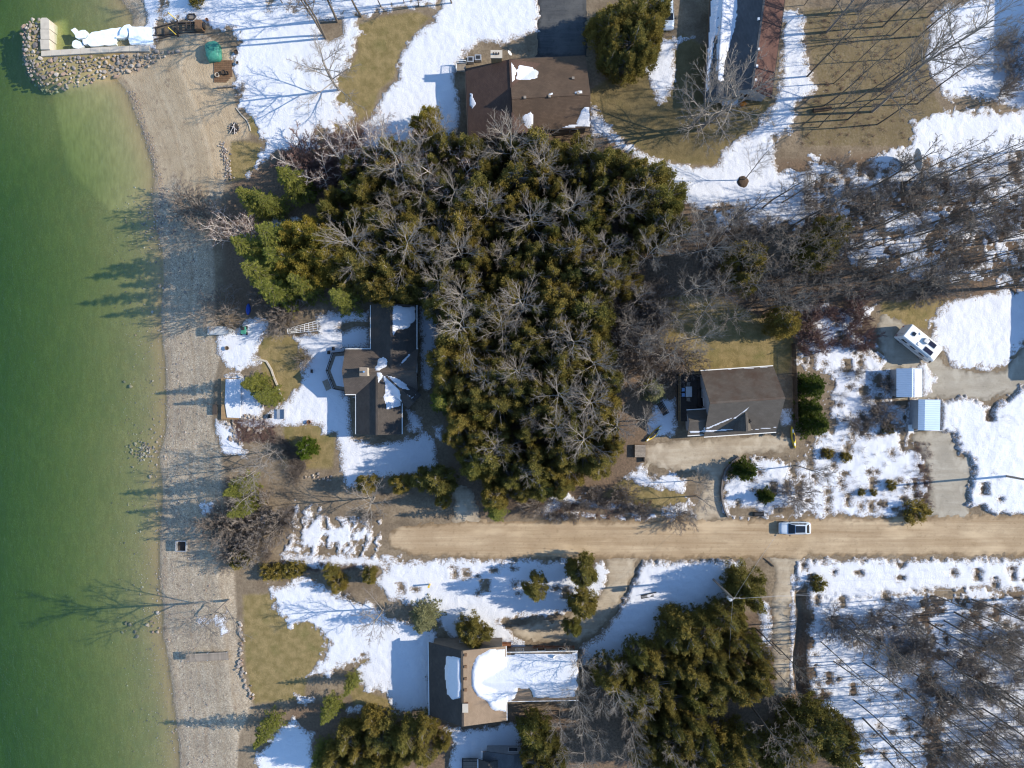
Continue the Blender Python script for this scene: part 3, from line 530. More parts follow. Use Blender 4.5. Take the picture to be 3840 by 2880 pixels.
# ------------------------------------------------------------------ buildings
ROOFS = {}
def roofz(key, X, Y):
    z = np.full(np.shape(X), -9.0)
    for (cx, cy, an, L, wl, wr, zr, zl, zr2) in ROOFS[key]:
        u = (X - cx) * math.cos(an) + (Y - cy) * math.sin(an); n = -(X - cx) * math.sin(an) + (Y - cy) * math.cos(an)
        t = np.where(n >= 0, zr - (zr - zl) * n / wl, zr + (zr - zr2) * n / wr)
        ok = (np.abs(u) <= L / 2) & (n <= wl) & (n >= -wr); z = np.where(ok, np.maximum(z, t), z)
    return z
def gable(th, key, A, B, zr, zl, zr2, wl, wr, rm, wm, ov=0.45, rib=0.0, rm2=None, fascia=None, gutter=True, windows=True, caps=True, roofname='roof'):
    """A, B: world ridge ends; left side is to the left of A->B. parts: two roof slopes, ridge cap, gutters, wall with windows"""
    A, B = Vector((A[0], A[1])), Vector((B[0], B[1])); c = (A + B) / 2; L = (B - A).length; an = math.atan2(B.y - A.y, B.x - A.x)
    ROOFS.setdefault(key, []).append((c.x, c.y, an, L, wl, wr, zr, zl, zr2))
    loc = Vector((c.x, c.y, 0)) - Vector((th.location.x, th.location.y, 0))
    def put(mb, nm, mat, par=th, **k):
        o = mb.build(nm, mat, par, **k)
        if par is th: o.location = (loc.x, loc.y, -th.location.z); o.rotation_euler[2] = an
        return o
    slopes = []
    for sgn, w, ze, mat in ((1, wl, zl, rm), (-1, wr, zr2, rm2 or rm)):
        mb = MB(); T = 0.16
        if rib:
            n = max(2, int(L / rib)); xs = []
            for i in range(n):
                x = -L / 2 + L * i / n; d = L / n; xs += [(x, 0), (x + d * .62, 0), (x + d * .70, .05), (x + d * .92, .05)]
            xs.append((L / 2, 0)); V = []; F = []
            for x, h in xs: V += [(x, 0, zr + h), (x, sgn * w, ze + h), (x, 0, zr - .06), (x, sgn * w, ze - .06)]
            for i in range(len(xs) - 1):
                a, b = 4 * i, 4 * i + 4; F += [(a, a + 1, b + 1, b), (a + 3, a + 2, b + 2, b + 3), (a + 1, a + 3, b + 3, b + 1)]
            mb.add(V, F)
        else:
            V = [(-L / 2, 0, zr), (L / 2, 0, zr), (L / 2, sgn * w, ze), (-L / 2, sgn * w, ze)]; V += [(x, y, z - T) for x, y, z in V]
            mb.add(V, [(0, 1, 2, 3), (7, 6, 5, 4), (0, 4, 5, 1), (1, 5, 6, 2), (2, 6, 7, 3), (3, 7, 4, 0)])
        r = put(mb, roofname, mat); slopes.append(r)
        if gutter:
            g = MB().box((0, sgn * (w + 0.06), ze - 0.10), (L - 0.02, 0.12, 0.12)); g.build('gutter', fascia or M_WHITE, r)
    if caps:
        cp = MB().box((0, 0, zr + 0.01), (L - 0.02, 0.28, 0.06)); cp.build('ridge_cap', rm, slopes[0])
    i = 0.1 + ov; l2 = L / 2 - ov; fl = zr - (zr - zl) * (wl - i) / wl - 0.2; fr = zr - (zr - zr2) * (wr - i) / wr - 0.2
    ring = lambda x: [(x, -(wr - i), -0.3), (x, wl - i, -0.3), (x, wl - i, fl), (x, 0, zr - 0.22), (x, -(wr - i), fr)]
    wall = put(MB().loft([ring(-l2), ring(l2)]), 'wall', wm)
    if windows:
        n = max(1, int(L / 3.2))
        for sgn, w, z in ((1, wl, fl), (-1, wr, fr)):
            zt = min(z - 0.25, 2.1)
            for k in range(n):
                x = -l2 + 2 * l2 * (k + 0.5) / n
                f = MB().box((x, sgn * (w - i + 0.02), zt - 0.55), (1.2, 0.06, 1.1)).build('window', M_WHITE, wall)
                MB().box((x, sgn * (w - i + 0.045), zt - 0.55), (1.04, 0.03, 0.94)).build('pane', M_GLASS, f)
        for e in (-1, 1):
            f = MB().box((e * (l2 + 0.02), 0, 1.4), (0.06, 1.4, 1.2)).build('window', M_WHITE, wall)
            MB().box((e * (l2 + 0.045), 0, 1.4), (0.03, 1.24, 1.04)).build('pane', M_GLASS, f)
    return slopes
def box_part(th, nm, mat, c, d, rz=0.0, bevel=0.0, par=None):      # world coordinates
    o = th.location; mb = MB().box((c[0] - o.x, c[1] - o.y, c[2] - o.z), d, rz); return mb.build(nm, mat, par or th, bevel=bevel)
def roof_snow(key, polys, z, label, thick=0.14, amp=0.25):
    X, Y = None, None; pw = [PW(p, z) for p in polys]; al = np.concatenate(pw); lo, hi = al.min(0) - .5, al.max(0) + .5
    X, Y = np.meshgrid(np.arange(lo[0], hi[0], 0.15), np.arange(lo[1], hi[1], 0.15)); f = np.full(X.shape, -9.0)
    for p in pw: f = np.maximum(f, sdf(p, X, Y))
    f = f + amp * (fbm(X, Y, 1.0, 3) - 0.5) * 2; rz = roofz(key, X, Y); f = np.where(rz < 0, -1, f)
    zz = np.where(f > 0, np.maximum(rz, 0) + thick * np.minimum(1, f / 0.4) ** 0.6 + 0.02, np.maximum(rz, 0) - 0.06)
    n2, n1 = X.shape; ii = np.arange(n1 * n2).reshape(n2, n1)
    F = np.stack([ii[:-1, :-1], ii[:-1, 1:], ii[1:, 1:], ii[1:, :-1]], -1).reshape(-1, 4)
    ok = (f.reshape(-1)[F].max(1) > 0) & (rz.reshape(-1)[F].min(1) > 0); F = F[ok]
    if len(F) == 0: return
    V = np.stack([X, Y, zz], -1).reshape(-1, 3); u, inv = np.unique(F, return_inverse=True)
    tag(ob('roof_snow', mesh_np('roof_snow', V[u], inv.reshape(F.shape), smooth=True), M_SNOW), label, kind='stuff')
def planks(th, nm, mat, p0, ux, uy, length, width, z, pw=0.15, gap=0.018, tk=0.04, par=None):
    """planks laid across: along ux for length, each spanning width along uy; all share one mesh"""
    n = int(length / pw); me = None; ang = math.atan2(uy[1], uy[0]); o = th.location
    for i in range(n):
        c = Vector((p0[0], p0[1], 0)) + Vector((*ux, 0)) * (i + 0.5) * pw + Vector((*uy, 0)) * width / 2
        if me is None: q = MB().box((0, 0, 0), (width, pw - gap, tk)).build(nm, mat, par or th); me = q.data
        else: q = ob(nm, me, None, par or th)
        q.location = (c.x - o.x, c.y - o.y, z - o.z + random.uniform(-.006, .006)); q.rotation_euler = (0, 0, ang)
def railing(th, pts, z0, h, mat, step=1.4, nm='railing'):
    o = th.location; mb = MB()
    for a, b in zip(pts[:-1], pts[1:]):
        a, b = Vector((a[0] - o.x, a[1] - o.y, 0)), Vector((b[0] - o.x, b[1] - o.y, 0)); L = (b - a).length; n = max(1, round(L / step))
        for z in (z0 + h, z0 + 0.15): mb.bar(a + Vector((0, 0, z - o.z)), b + Vector((0, 0, z - o.z)), 0.09, 0.05)
        for i in range(n + 1):
            p = a.lerp(b, i / n); mb.box((p.x, p.y, z0 + h / 2 - o.z), (0.1, 0.1, h))
        for i in range(int(L / 0.16)):
            p = a.lerp(b, (i + .5) / int(L / 0.16)); mb.box((p.x, p.y, z0 + h / 2 - o.z), (0.03, 0.03, h - .2))
    return mb.build(nm, mat, th)
def w2(px, py, z): p = P(px, py, z); return (p.x, p.y)
def dish(th, p, r, face, mat, nm='satellite_dish', par=None, mast=0.6):
    o = th.location; mb = MB(); R = []
    f = Vector(face).normalized(); up = Vector((0, 0, 1)); a = f.cross(up).normalized(); b = a.cross(f); c = Vector(p) - o
    for k in range(5):
        t = k / 4; R.append([c + f * (r * 0.3 * t * t) + (a * math.cos(q) + b * math.sin(q)) * max(0.01, r * t) for q in [2 * math.pi * i / 20 for i in range(20)]])
    R += [[q - f * 0.05 for q in ring] for ring in R[::-1]]
    mb.loft(R, cap=True); d = mb.build(nm, mat, par or th, smooth=True)
    m = MB(); m.tube([c - f * .04, c - f * (r * .4) + Vector((0, 0, -.1)), c - f * (r * .4) + Vector((0, 0, -mast))], max(.03, r * .06), 6); m.build('mast', M_METAL, d)
    m = MB(); m.tube([c + b * -r * .9 + f * r * .25, c + f * r * .8], max(.015, r * .02), 5); m.box(c + f * r * .8, (r * .2,) * 3); m.build('feed_arm', M_METAL, d)
    return d

# A: brown roofed house at the top
hA = empty('house', P(1950, 370), 'brown shingled L-shaped house above the dark cedars with chimney on its edge', 'house')
gable(hA, 'A', w2(1925, 497, 5.2), w2(1913, 222, 5.2), 5.2, 2.9, 3.0, 6.35, 5.4, R_BROWN, M_WALL, fascia=M_DWOOD)
gable(hA, 'A', w2(1919, 368, 6.1), w2(2214, 352, 6.1), 6.1, 2.95, 4.2, 6.75, 3.9, R_BROWN2, M_WALL, fascia=M_DWOOD)
c = P(1862, 210, 5.5); chA = box_part(hA, 'chimney', M_TWOOD, (c.x, c.y, 3.0), (1.5, 1.0, 6.0))
box_part(hA, 'chimney_cap', M_CONC, (c.x, c.y, 6.05), (1.62, 1.1, 0.12), par=chA)
for k in range(3): MB().tube([(c.x - .4 + .35 * k - hA.location.x, c.y - hA.location.y, 6.1), (c.x - .4 + .35 * k - hA.location.x, c.y - hA.location.y, 6.45)], 0.11, 8).build('flue', M_DWOOD, chA)
dish(hA, P(1910, 200, 4.2), 0.38, (0.6, 0.3, 0.5), M_WHITE)
for x, y in ((1793, 219), (1765, 226)):
    g = P(x, y, .5); u = box_part(hA, 'heat_pump', M_METAL, (g.x, g.y, 0.45), (0.95, 0.8, 0.9)); box_part(hA, 'fan_grille', M_BLACK, (g.x, g.y, 0.91), (0.6, 0.5, 0.03), par=u)
g0 = P(1712, 240, 0.6); planks(hA, 'deck_plank', M_WOOD, (g0.x, g0.y - 1.1), (1, 0), (0, 1), 1.35, 1.2, 0.62)
railing(hA, [(g0.x, g0.y - 1.1), (g0.x, g0.y + .1), (g0.x + 1.4, g0.y + .1)], 0.6, 0.95, M_WHITE)
for x, y in ((1968, 376), (2150, 290), (2060, 372), (2165, 360)):
    g = P(x, y, 5.2); z = float(roofz('A', np.array([g.x]), np.array([g.y]))[0]); box_part(hA, 'roof_vent', M_WOOD, (g.x, g.y, z + .1), (0.35, 0.35, 0.3))
roof_snow('A', [[(1912, 235), (1922, 240), (1938, 270), (1930, 305), (1917, 312), (1914, 280)], [(1950, 245), (1985, 240), (2018, 265), (2015, 295), (1985, 302), (1950, 295), (1935, 300), (1942, 262)],
    [(1955, 440), (1990, 425), (1998, 460), (1996, 490), (1975, 470)], [(1758, 330), (1772, 335), (1770, 355), (1780, 375), (1770, 390), (1760, 380), (1762, 350)],
    [(2110, 472), (2160, 462), (2180, 415), (2212, 405), (2214, 482), (2100, 484)], [(2050, 362), (2070, 360), (2075, 372), (2055, 376)], [(2155, 358), (2178, 355), (2176, 366), (2158, 368)]], 4.6, 'melting snow scraps on the brown shingled house roof', 0.07, 0.35)

# B: long red-brown roof, top
hB = empty('long_building', P(2850, 150), 'long building with red brown roof and grey gable end at the top', 'building')
gable(hB, 'B', w2(2820, 332, 4.8), w2(2880, -110, 4.8), 4.8, 2.55, 2.6, 3.6, 3.5, R_SLATE, M_GWALL, rm2=R_RED, fascia=M_DWOOD)
gable(hB, 'B', w2(2688, 362, 3.2), w2(2720, -110, 3.2), 3.2, 2.3, 2.4, 1.6, 2.2, R_SLATE, M_GWALL, windows=False, fascia=M_BWOOD)
for x, y in ((2842, 75), (2841, 190), (2835, 252), (2832, 303)):
    g = P(x, y, 4.4); z = float(roofz('B', np.array([g.x]), np.array([g.y]))[0]); box_part(hB, 'roof_vent', M_WHITE, (g.x, g.y, z + .1), (0.3, 0.35, 0.28))
roof_snow('B', [[(2700, -60), (2770, -60), (2765, 60), (2745, 140), (2722, 230), (2715, 300), (2685, 310), (2690, 160)], [(2650, 30), (2690, -60), (2710, -60), (2690, 100), (2672, 200), (2662, 330), (2635, 350), (2640, 180)]], 3.0, 'shaded snow lying on the low slate roof of the long building', 0.1)
tr = empty('utility_trailer', G(2735, 390), 'flat trailer loaded with snow beside the grey gable end', 'trailer')
box_part(tr, 'deck', M_WOOD, (tr.location.x, tr.location.y, 0.55), (2.6, 1.0, 0.12)); box_part(tr, 'snow_load', M_SNOW, (tr.location.x - .1, tr.location.y, 0.66), (2.3, 0.85, 0.12), bevel=.05)
for sx in (-.4, .4):
    for sy in (-.55, .55): MB().tube([(sx, sy - .08, .3), (sx, sy + .08, .3)], .28, 12).build('wheel', M_TYRE, tr)
MB().bar((1.3, .3, .5), (2.1, 0, .45), .07).bar((1.3, -.3, .5), (2.1, 0, .45), .07).build('drawbar', M_BLACK, tr)
by = empty('float_buoy', G(2782, 393) + Vector((0, 0, .2)), 'round orange float on the brown grass by the trailer', 'buoy')
MB().loft([[(r * math.cos(t) * 1.1, r * math.sin(t) * .75, z) for t in [2 * math.pi * i / 14 for i in range(14)]] for r, z in ((.12, -.15), (.42, 0), (.5, .2), (.42, .4), (.12, .55))]).build('float', M_ORANGE, by, smooth=True)
MB().tube([(.3, 0, .45), (.6, .1, .3), (.9, .2, -.1)], .03, 6).build('rope', M_WOOD, by)

# C: the charcoal cross-gabled house in the middle
hC = empty('house', P(1430, 1390), 'charcoal roofed cross-gabled house with octagonal deck facing the lake', 'house')
gable(hC, 'C', (-16.85, 1.5), (-16.85, 11.25), 4.75, 3.0, 3.0, 3.25, 3.25, R_CHAR, M_WALL)
gable(hC, 'C', (-18.95, -7.15), (-18.95, 1.7), 4.6, 3.0, 3.0, 3.25, 3.25, R_CHAR, M_WALL)
gable(hC, 'C', (-23.75, 1.75), (-13.35, 1.75), 5.0, 3.02, 3.02, 3.2, 3.2, R_WARM, M_WALL)
a, b = Vector((-17.9, 1.3)), Vector(w2(1553, 1508, 4.3)); gable(hC, 'C', a, b, 4.55, 3.6, 3.6, 1.35, 1.35, R_CHAR, M_WALL, windows=False, gutter=False)
c = P(1363, 1394, 6.2); ch = box_part(hC, 'chimney', M_CONC, (c.x, c.y, 4.6), (1.0, 1.15, 3.2)); box_part(hC, 'chimney_cap', M_WALL, (c.x, c.y, 6.22), (1.1, 1.25, .08), par=ch)
MB().tube([(c.x + .1 - hC.location.x, c.y - hC.location.y, 6.2), (c.x + .1 - hC.location.x, c.y - hC.location.y, 6.6)], .13, 8).build('flue', M_BLUED, ch)
DK = [w2(x, y, .9) for x, y in ((1296, 1320), (1250, 1324), (1228, 1390), (1254, 1458), (1296, 1466))]
o = hC.location; MB().prism([(x - o.x, y - o.y) for x, y in DK], 0.1, 0.72).build('deck_base', M_DWOOD, hC)
dp = np.array(DK); y0, y1 = dp[:, 1].min(), dp[:, 1].max(); n = int((y1 - y0) / .15)
for i in range(n):
    yy = y0 + (i + .5) * (y1 - y0) / n; xs = []
    for j in range(5):
        (xa, ya), (xb, yb) = DK[j], DK[(j + 1) % 5]
        if (ya - yy) * (yb - yy) < 0: xs.append(xa + (xb - xa) * (yy - ya) / (yb - ya))
    if len(xs) == 2: box_part(hC, 'deck_plank', M_WOOD, (sum(xs) / 2, yy, .76), (abs(xs[0] - xs[1]), .135, .05))
railing(hC, DK, 0.78, 0.95, M_DWOOD)
tag(MB().prism([(p[0] * .86 + dp[:, 0].mean() * .14 + .25, p[1] * .82 + dp[:, 1].mean() * .18) for p in DK], .79, .95).build('deck_snow', M_SNOW, bevel=.04), 'blue shaded snow on the octagonal deck', kind='stuff')
st = P(1236, 1438, .4)
for k in range(3): box_part(hC, 'step', M_WOOD, (st.x - .1 - k * .3, st.y - .1 - k * .12, .6 - k * .2), (.3, 1.5, .06), .4)
roof_snow('C', [[(1416, 1344), (1440, 1340), (1453, 1355), (1453, 1375), (1430, 1388), (1412, 1390), (1414, 1365)], [(1532, 1325), (1540, 1330), (1512, 1360), (1500, 1372), (1510, 1350)], [(1418, 1398), (1432, 1396), (1436, 1410), (1424, 1430), (1420, 1460), (1421, 1430)],
    [(1442, 1412), (1460, 1420), (1500, 1465), (1504, 1520), (1490, 1526), (1450, 1535), (1444, 1510), (1441, 1450)], [(1455, 1408), (1480, 1415), (1520, 1440), (1545, 1468), (1520, 1462), (1480, 1440)], [(1522, 1472), (1545, 1488), (1555, 1478), (1562, 1482), (1545, 1500)],
    [(1475, 1150), (1555, 1150), (1555, 1190), (1530, 1230), (1490, 1240), (1476, 1260), (1472, 1180)]], 4.0, 'snow left in the valleys of the charcoal roof', 0.10, 0.28)

# D: grey gabled house
hD = empty('house', P(2790, 1510), 'grey gabled house with front dormer and side deck by the gravel driveway', 'house')
Aw, Bw = w2(2662, 1511, 7.0), w2(2945, 1492, 7.0)
gable(hD, 'D', Aw, Bw, 7.0, 3.25, 2.7, 4.45, 4.95, R_GREY, M_GWALL, rm2=R_GREY2)
gable(hD, 'D', w2(2801, 1618, 5.4), w2(2796, 1508, 5.4), 5.5, 3.3, 3.3, 1.95, 1.35, R_GREY2, M_GWALL, windows=False)
gable(hD, 'D', w2(2585, 1580, 4.2), w2(2665, 1575, 4.2), 4.2, 3.0, 2.65, 1.5, 2.1, R_GREY2, M_GWALL, windows=False)
g = P(2813, 1580, 4.7); z = float(roofz('D', np.array([g.x]), np.array([g.y]))[0])
cr = MB().box((g.x - hD.location.x, g.y - hD.location.y, z + .25), (.12, .55, .3)); cr.box((g.x - hD.location.x, g.y - hD.location.y, z + .26), (.45, .12, .28)); cr.build('roof_vent', M_BLACK, hD)
roof_snow('D', [[(2590, 1618), (2745, 1608), (2745, 1613), (2590, 1625)], [(2832, 1608), (2913, 1600), (2913, 1606), (2832, 1613)], [(2738, 1565), (2790, 1522), (2770, 1545), (2740, 1575)], [(2640, 1606), (2740, 1560), (2735, 1566), (2650, 1610)], [(2720, 1381), (2893, 1370), (2893, 1376), (2725, 1386)]], 3.4, 'thin snow edging on the grey gabled house roof', 0.06, 0.12)
d0 = P(2543, 1580, 1.0); planks(hD, 'deck_plank', M_DWOOD, (d0.x, d0.y), (1, 0), (0, 1), 4.3, 7.0, 1.0, 0.16); box_part(hD, 'deck_frame', M_DWOOD, (d0.x + 2.15, d0.y + 3.5, .5), (4.2, 6.9, .9))
railing(hD, [(d0.x + .05, d0.y + .1), (d0.x + .05, d0.y + 6.9), (d0.x + 3.2, d0.y + 6.9)], 1.0, 1.0, M_TWOOD)
railing(hD, [(d0.x + 2.75, d0.y + 6.1), (d0.x + 2.75, d0.y + 2.2), (d0.x + 4.2, d0.y + 2.2)], 1.0, 1.0, M_DWOOD)
tb = empty('patio_table', Vector((*w2(2583, 1469, 1.7), 1.02)), 'pale rectangular table on the dark side deck', 'table')
MB().box((0, 0, .72), (.9, 1.5, .06)).build('table_top', M_GREYT, tb, bevel=.02)
for sx in (-.35, .35):
    for sy in (-.62, .62): MB().box((sx, sy, .35), (.06, .06, .7)).build('leg', M_METAL, tb)
def chair(loc, rz, label, mat, group):
    c = empty('patio_chair', loc, label, 'chair', group, rz)
    MB().box((0, 0, .43), (.5, .5, .06)).build('seat', mat, c); MB().box((-.25, 0, .75), (.05, .5, .6)).build('backrest', mat, c)
    for sx in (-.22, .22):
        for sy in (-.22, .22): MB().box((sx, sy, .2), (.05, .05, .4)).build('leg', M_METAL, c)
    return c
for k, (dx, dy, r) in enumerate(((-.75, .3, 0), (-.75, -.45, 0), (0, 1.1, -math.pi / 2), (0, -1.1, math.pi / 2))):
    chair(tb.location + Vector((dx, dy, 0)), r, 'patio chair drawn up to the pale table on the dark deck', M_BLUED if k < 2 else M_WOOD, 'chairs around the deck table')
bq = empty('barbecue', Vector((*w2(2640, 1462, 1.7), 1.02)), 'dark covered barbecue on the raised deck by the grey roof', 'barbecue')
MB().box((0, 0, .45), (.9, .5, .8)).build('cabinet', M_BLACK, bq); MB().loft([[(x, .27 * math.cos(t), .85 + .27 * math.sin(t)) for t in [math.pi * i / 8 for i in range(9)]] for x in (-.42, .42)]).build('lid', M_METAL, bq)
MB().tube([(-.35, -.3, 1.0), (.35, -.3, 1.0)], .02, 6).build('handle', M_METAL, bq)

# E: two metal sheds
def shed(loc, key, label, A, B, zr, zl, zr2, wl, wr, m1, m2):
    s = empty('metal_shed', loc, label, 'shed'); gable(s, key, A, B, zr, zl, zr2, wl, wr, m1, M_GWALL, 0.12, rib=0.3, rm2=m2, gutter=False, windows=False, caps=False)
    return s
s1 = shed(P(3410, 1435), 'E1', 'pale blue metal shed, one slope hidden under thick snow', w2(3420, 1489, 2.9), w2(3420, 1381, 2.9), 2.9, 2.2, 2.2, 1.85, 1.85, M_BLUER, M_BLUER)
box_part(s1, 'door', M_WHITE, (s1.location.x, s1.location.y - 2.05, 1.0), (1.4, .06, 1.9))
roof_snow('E1', [[(3421, 1376), (3462, 1376), (3462, 1494), (3421, 1494)]], 2.6, 'smooth white snow on one slope of the pale blue shed', 0.18, 0.04)
s2 = shed(P(3482, 1556), 'E2', 'blue metal shed with bare roof beside the gravel turnaround', w2(3467, 1614, 3.0), w2(3469, 1498, 3.0), 3.0, 2.75, 2.3, 0.8, 2.6, M_BLUER, M_BLUED)
box_part(s2, 'door', M_WHITE, (s2.location.x, s2.location.y - 2.2, 1.0), (1.6, .06, 1.9))
bx = empty('storage_box', G(3404, 1606), 'small white lidded box beside the blue metal shed', 'box'); MB().box((0, 0, .4), (.7, 1.1, .8)).build('body', M_GREYT, bx); MB().box((0, 0, .84), (.78, 1.18, .08)).build('lid', M_WHITE, bx)

# F: the snow covered house south of the road, and its neighbour
hG = empty('house', P(1900, 2560), 'tan roofed house mostly under snow with dark shaded west slope', 'house')
gable(hG, 'G', (-6.75, -47.1), (-6.87, -36.7), 6.5, 3.0, 4.9, 5.0, 6.0, R_CHAR, M_WALL, rm2=R_TAN)  # west slope's shade is put into its colour with the charcoal shingle
gable(hG, 'G', (-7.0, -41.3), (9.35, -41.0), 5.9, 4.1, 4.1, 3.3, 3.5, R_TAN, M_WALL)
for y in (2454, 2498, 2543, 2585):
    g = P(1746, y, 6.3); z = float(roofz('G', np.array([g.x]), np.array([g.y]))[0]); box_part(hG, 'roof_vent', M_BWOOD, (g.x, g.y, z + .1), (.35, .35, .3))
roof_snow('G', [[(1770, 2500), (1795, 2450), (1838, 2430), (1860, 2440), (1990, 2430), (2170, 2430), (2158, 2625), (2000, 2625), (1985, 2580), (1940, 2578), (1930, 2625), (1900, 2668), (1860, 2665), (1825, 2625), (1795, 2600), (1770, 2560)]], 5.2, 'deep white snow blanket over the tan roof', 0.3, 0.3)
roof_snow('G', [[(1672, 2458), (1690, 2455), (1730, 2450), (1730, 2600), (1700, 2615), (1678, 2600), (1668, 2530)]], 4.8, 'rounded blue snow slab on the shaded west slope', 0.25, 0.15)
g = P(1743, 2650, 6.5); box_part(hG, 'chimney', M_BRICK, (g.x + .1, g.y, 5.9), (.7, 1.1, 2.0)); box_part(hG, 'chimney_cap', M_CONC, (g.x + .1, g.y, 6.95), (.8, 1.2, .1))
g0 = P(2000, 2432, .8); planks(hG, 'deck_plank', M_BRICK, (g0.x, g0.y - .9), (1, 0), (0, 1), 6.0, 1.2, .5); railing(hG, [(g0.x, g0.y + .3), (g0.x + 5.9, g0.y + .3)], .5, .9, M_BRICK)
dish(hG, P(2081, 2462, 4.8), .35, (.3, -.5, .6), M_WHITE)
g0 = P(1852, 2425, .9); box_part(hG, 'porch_floor', M_BRICK, (g0.x + 1.2, g0.y - .1, .6), (2.6, 1.3, .12)); railing(hG, [(g0.x, g0.y + .5), (g0.x + 2.4, g0.y + .5)], .6, .9, M_BRICK)
g0 = P(1612, 2690, .5); planks(hG, 'deck_plank', M_DWOOD, (g0.x, g0.y + .1), (1, 0), (0, 1), 4.8, 1.0, .5); railing(hG, [(g0.x, g0.y + .1), (g0.x + 4.7, g0.y + .1)], .5, .95, M_BLACK)
hH = empty('house', P(1860, 2940), 'slate roofed cottage cut off by the bottom edge with railed deck', 'house')
gable(hH, 'H', w2(1925, 3050, 3.8), w2(1925, 2832, 3.8), 3.8, 2.7, 2.7, 4.4, 3.2, R_SLATE, M_GWALL)
gable(hH, 'H', w2(1835, 3050, 3.9), w2(1835, 2860, 3.9), 3.9, 3.0, 3.0, 1.6, 1.7, R_CHAR, M_GWALL, windows=False)
g0 = P(1735, 2960, .5); planks(hH, 'deck_plank', M_WOOD, (g0.x, g0.y), (0, 1), (1, 0), 4.6, 2.2, .6); railing(hH, [(g0.x, g0.y), (g0.x, g0.y + 4.6), (g0.x + 2.2, g0.y + 4.6)], .6, .9, M_BLACK)

for (px, py, lab, w, L, zr, ze) in ((4090, 1235, 'house beyond the east edge shading the round snow patch', 4.5, 13.0, 7.0, 4.6), (4060, 120, 'house beyond the east edge shading the top corner snow', 5.0, 12.0, 8.0, 4.5)):
    hN = empty('house', P(px, py), lab, 'house'); q = P(px, py); gable(hN, 'N%d' % py, (q.x, q.y - L / 2), (q.x + .3, q.y + L / 2), zr, ze, ze, w, w, R_GREY2, M_GWALL)
# ------------------------------------------------------------------ trees
def unit(v): return v / (np.linalg.norm(v, axis=-1, keepdims=True) + 1e-9)
def seg_mesh(name, segs, n):
    Sg = np.array(segs, float); A_, B_, ra, rb = Sg[:, 0:3], Sg[:, 3:6], Sg[:, 6], Sg[:, 7]; d = unit(B_ - A_)
    up = np.where(np.abs(d[:, 2:3]) < 0.9, np.array([[0, 0, 1.0]]), np.array([[1.0, 0, 0]])); a = unit(np.cross(d, up)); b = np.cross(d, a); k = len(Sg)
    V = np.zeros((k, 2 * n, 3))
    for i in range(n):
        t = 2 * math.pi * i / n; o = a * math.cos(t) + b * math.sin(t); V[:, i] = A_ + o * ra[:, None]; V[:, n + i] = B_ + o * rb[:, None]
    base = (np.arange(k) * 2 * n)[:, None]; F = []
    for i in range(n): F.append(np.concatenate([base + i, base + (i + 1) % n, base + n + (i + 1) % n, base + n + i], 1))
    return mesh_np(name, V.reshape(-1, 3), np.stack(F, 1).reshape(-1, 4), smooth=(n > 4))
def rv(r): v = r.normal(size=3); return v / np.linalg.norm(v)
def grow(r, p, d, L, r0, r1, lev, prm, out):
    ns, jit, trop = prm['ns'][lev], prm['jit'][lev], prm['trop'][lev]; pts = [p]; dirs = []; q = p.copy()
    for i in range(ns):
        d = d + jit * rv(r) + np.array([0, 0, trop]); d = d / np.linalg.norm(d); e = q + d * L / ns
        a, b = r0 + (r1 - r0) * i / ns, r0 + (r1 - r0) * (i + 1) / ns; out[lev].append((*q, *e, a, b)); q = e; pts.append(q); dirs.append(d)
    if lev + 1 >= len(prm['ns']): return
    nc = prm['nc'][lev]; az0 = r.uniform(0, 6.28)
    for c in range(nc):
        t = prm['t0'][lev] + (1 - prm['t0'][lev]) * (c + r.uniform(0, 1)) / nc; t = min(t, .999); i = int(t * ns); f = t * ns - i
        q = pts[i] * (1 - f) + pts[i + 1] * f; dd = dirs[i]; az = az0 + c * 2.4 + r.uniform(-.4, .4)
        s1 = np.cross(dd, [0.3, 0.2, 1.0]) if abs(dd[2]) < .95 else np.cross(dd, [1.0, 0, 0]); s1 = s1 / np.linalg.norm(s1); s2 = np.cross(dd, s1)
        an = prm['ang'][lev] * r.uniform(.75, 1.25); nd = dd * math.cos(an) + (s1 * math.cos(az) + s2 * math.sin(az)) * math.sin(an)
        tap = (1 - prm['sh'][lev] * t) if lev == 0 else (1 - .45 * t)
        ll = L * prm['rat'][lev] * tap * r.uniform(.75, 1.2); rr = prm['rad'][lev + 1]
        grow(r, q, nd, ll, rr * (1.2 - .5 * t), prm['tip'][lev + 1], lev + 1, prm, out)
def bare_meshes(name, seed, h, prm, stems=1, lean=0.06, split=3):
    r = np.random.default_rng(seed); out = [[] for _ in prm['ns']]
    for k in range(stems):
        d = np.array([0, 0, 1.0]) + rv(r) * lean * (1 if stems == 1 else 1.0); d[2] = abs(d[2]); d /= np.linalg.norm(d)
        p = np.array([0, 0, -.3]) + (rv(r) * .25 * [1, 1, 0] if stems > 1 else 0)
        grow(r, p, d, h * r.uniform(.85, 1.1), prm['rad'][0], prm['tip'][0], 0, prm, out)
    lo = [s for l in out[:split] for s in l]; hi = [s for l in out[split:] for s in l]
    return seg_mesh(name + '_trunk', lo, 5), seg_mesh(name + '_crown', hi, 3)
MAPLE = dict(ns=[6, 5, 4, 3, 2], jit=[.05, .07, .09, .11, .14], trop=[.04, .06, .04, .03, .02], nc=[13, 8, 6, 4], t0=[.26, .15, .12, .12], ang=[.85, .52, .48, .46], sh=[.62], rat=[.48, .50, .52, .55], rad=[.15, .052, .025, .011, .007], tip=[.045, .018, .009, .006, .004])
TALL = dict(MAPLE, nc=[12, 6, 4, 3], t0=[.42, .25, .2, .2], rat=[.26, .46, .5, .55], ang=[.75, .7, .7, .7], rad=[.12, .042, .024, .015, .010], tip=[.035, .016, .011, .008, .006])
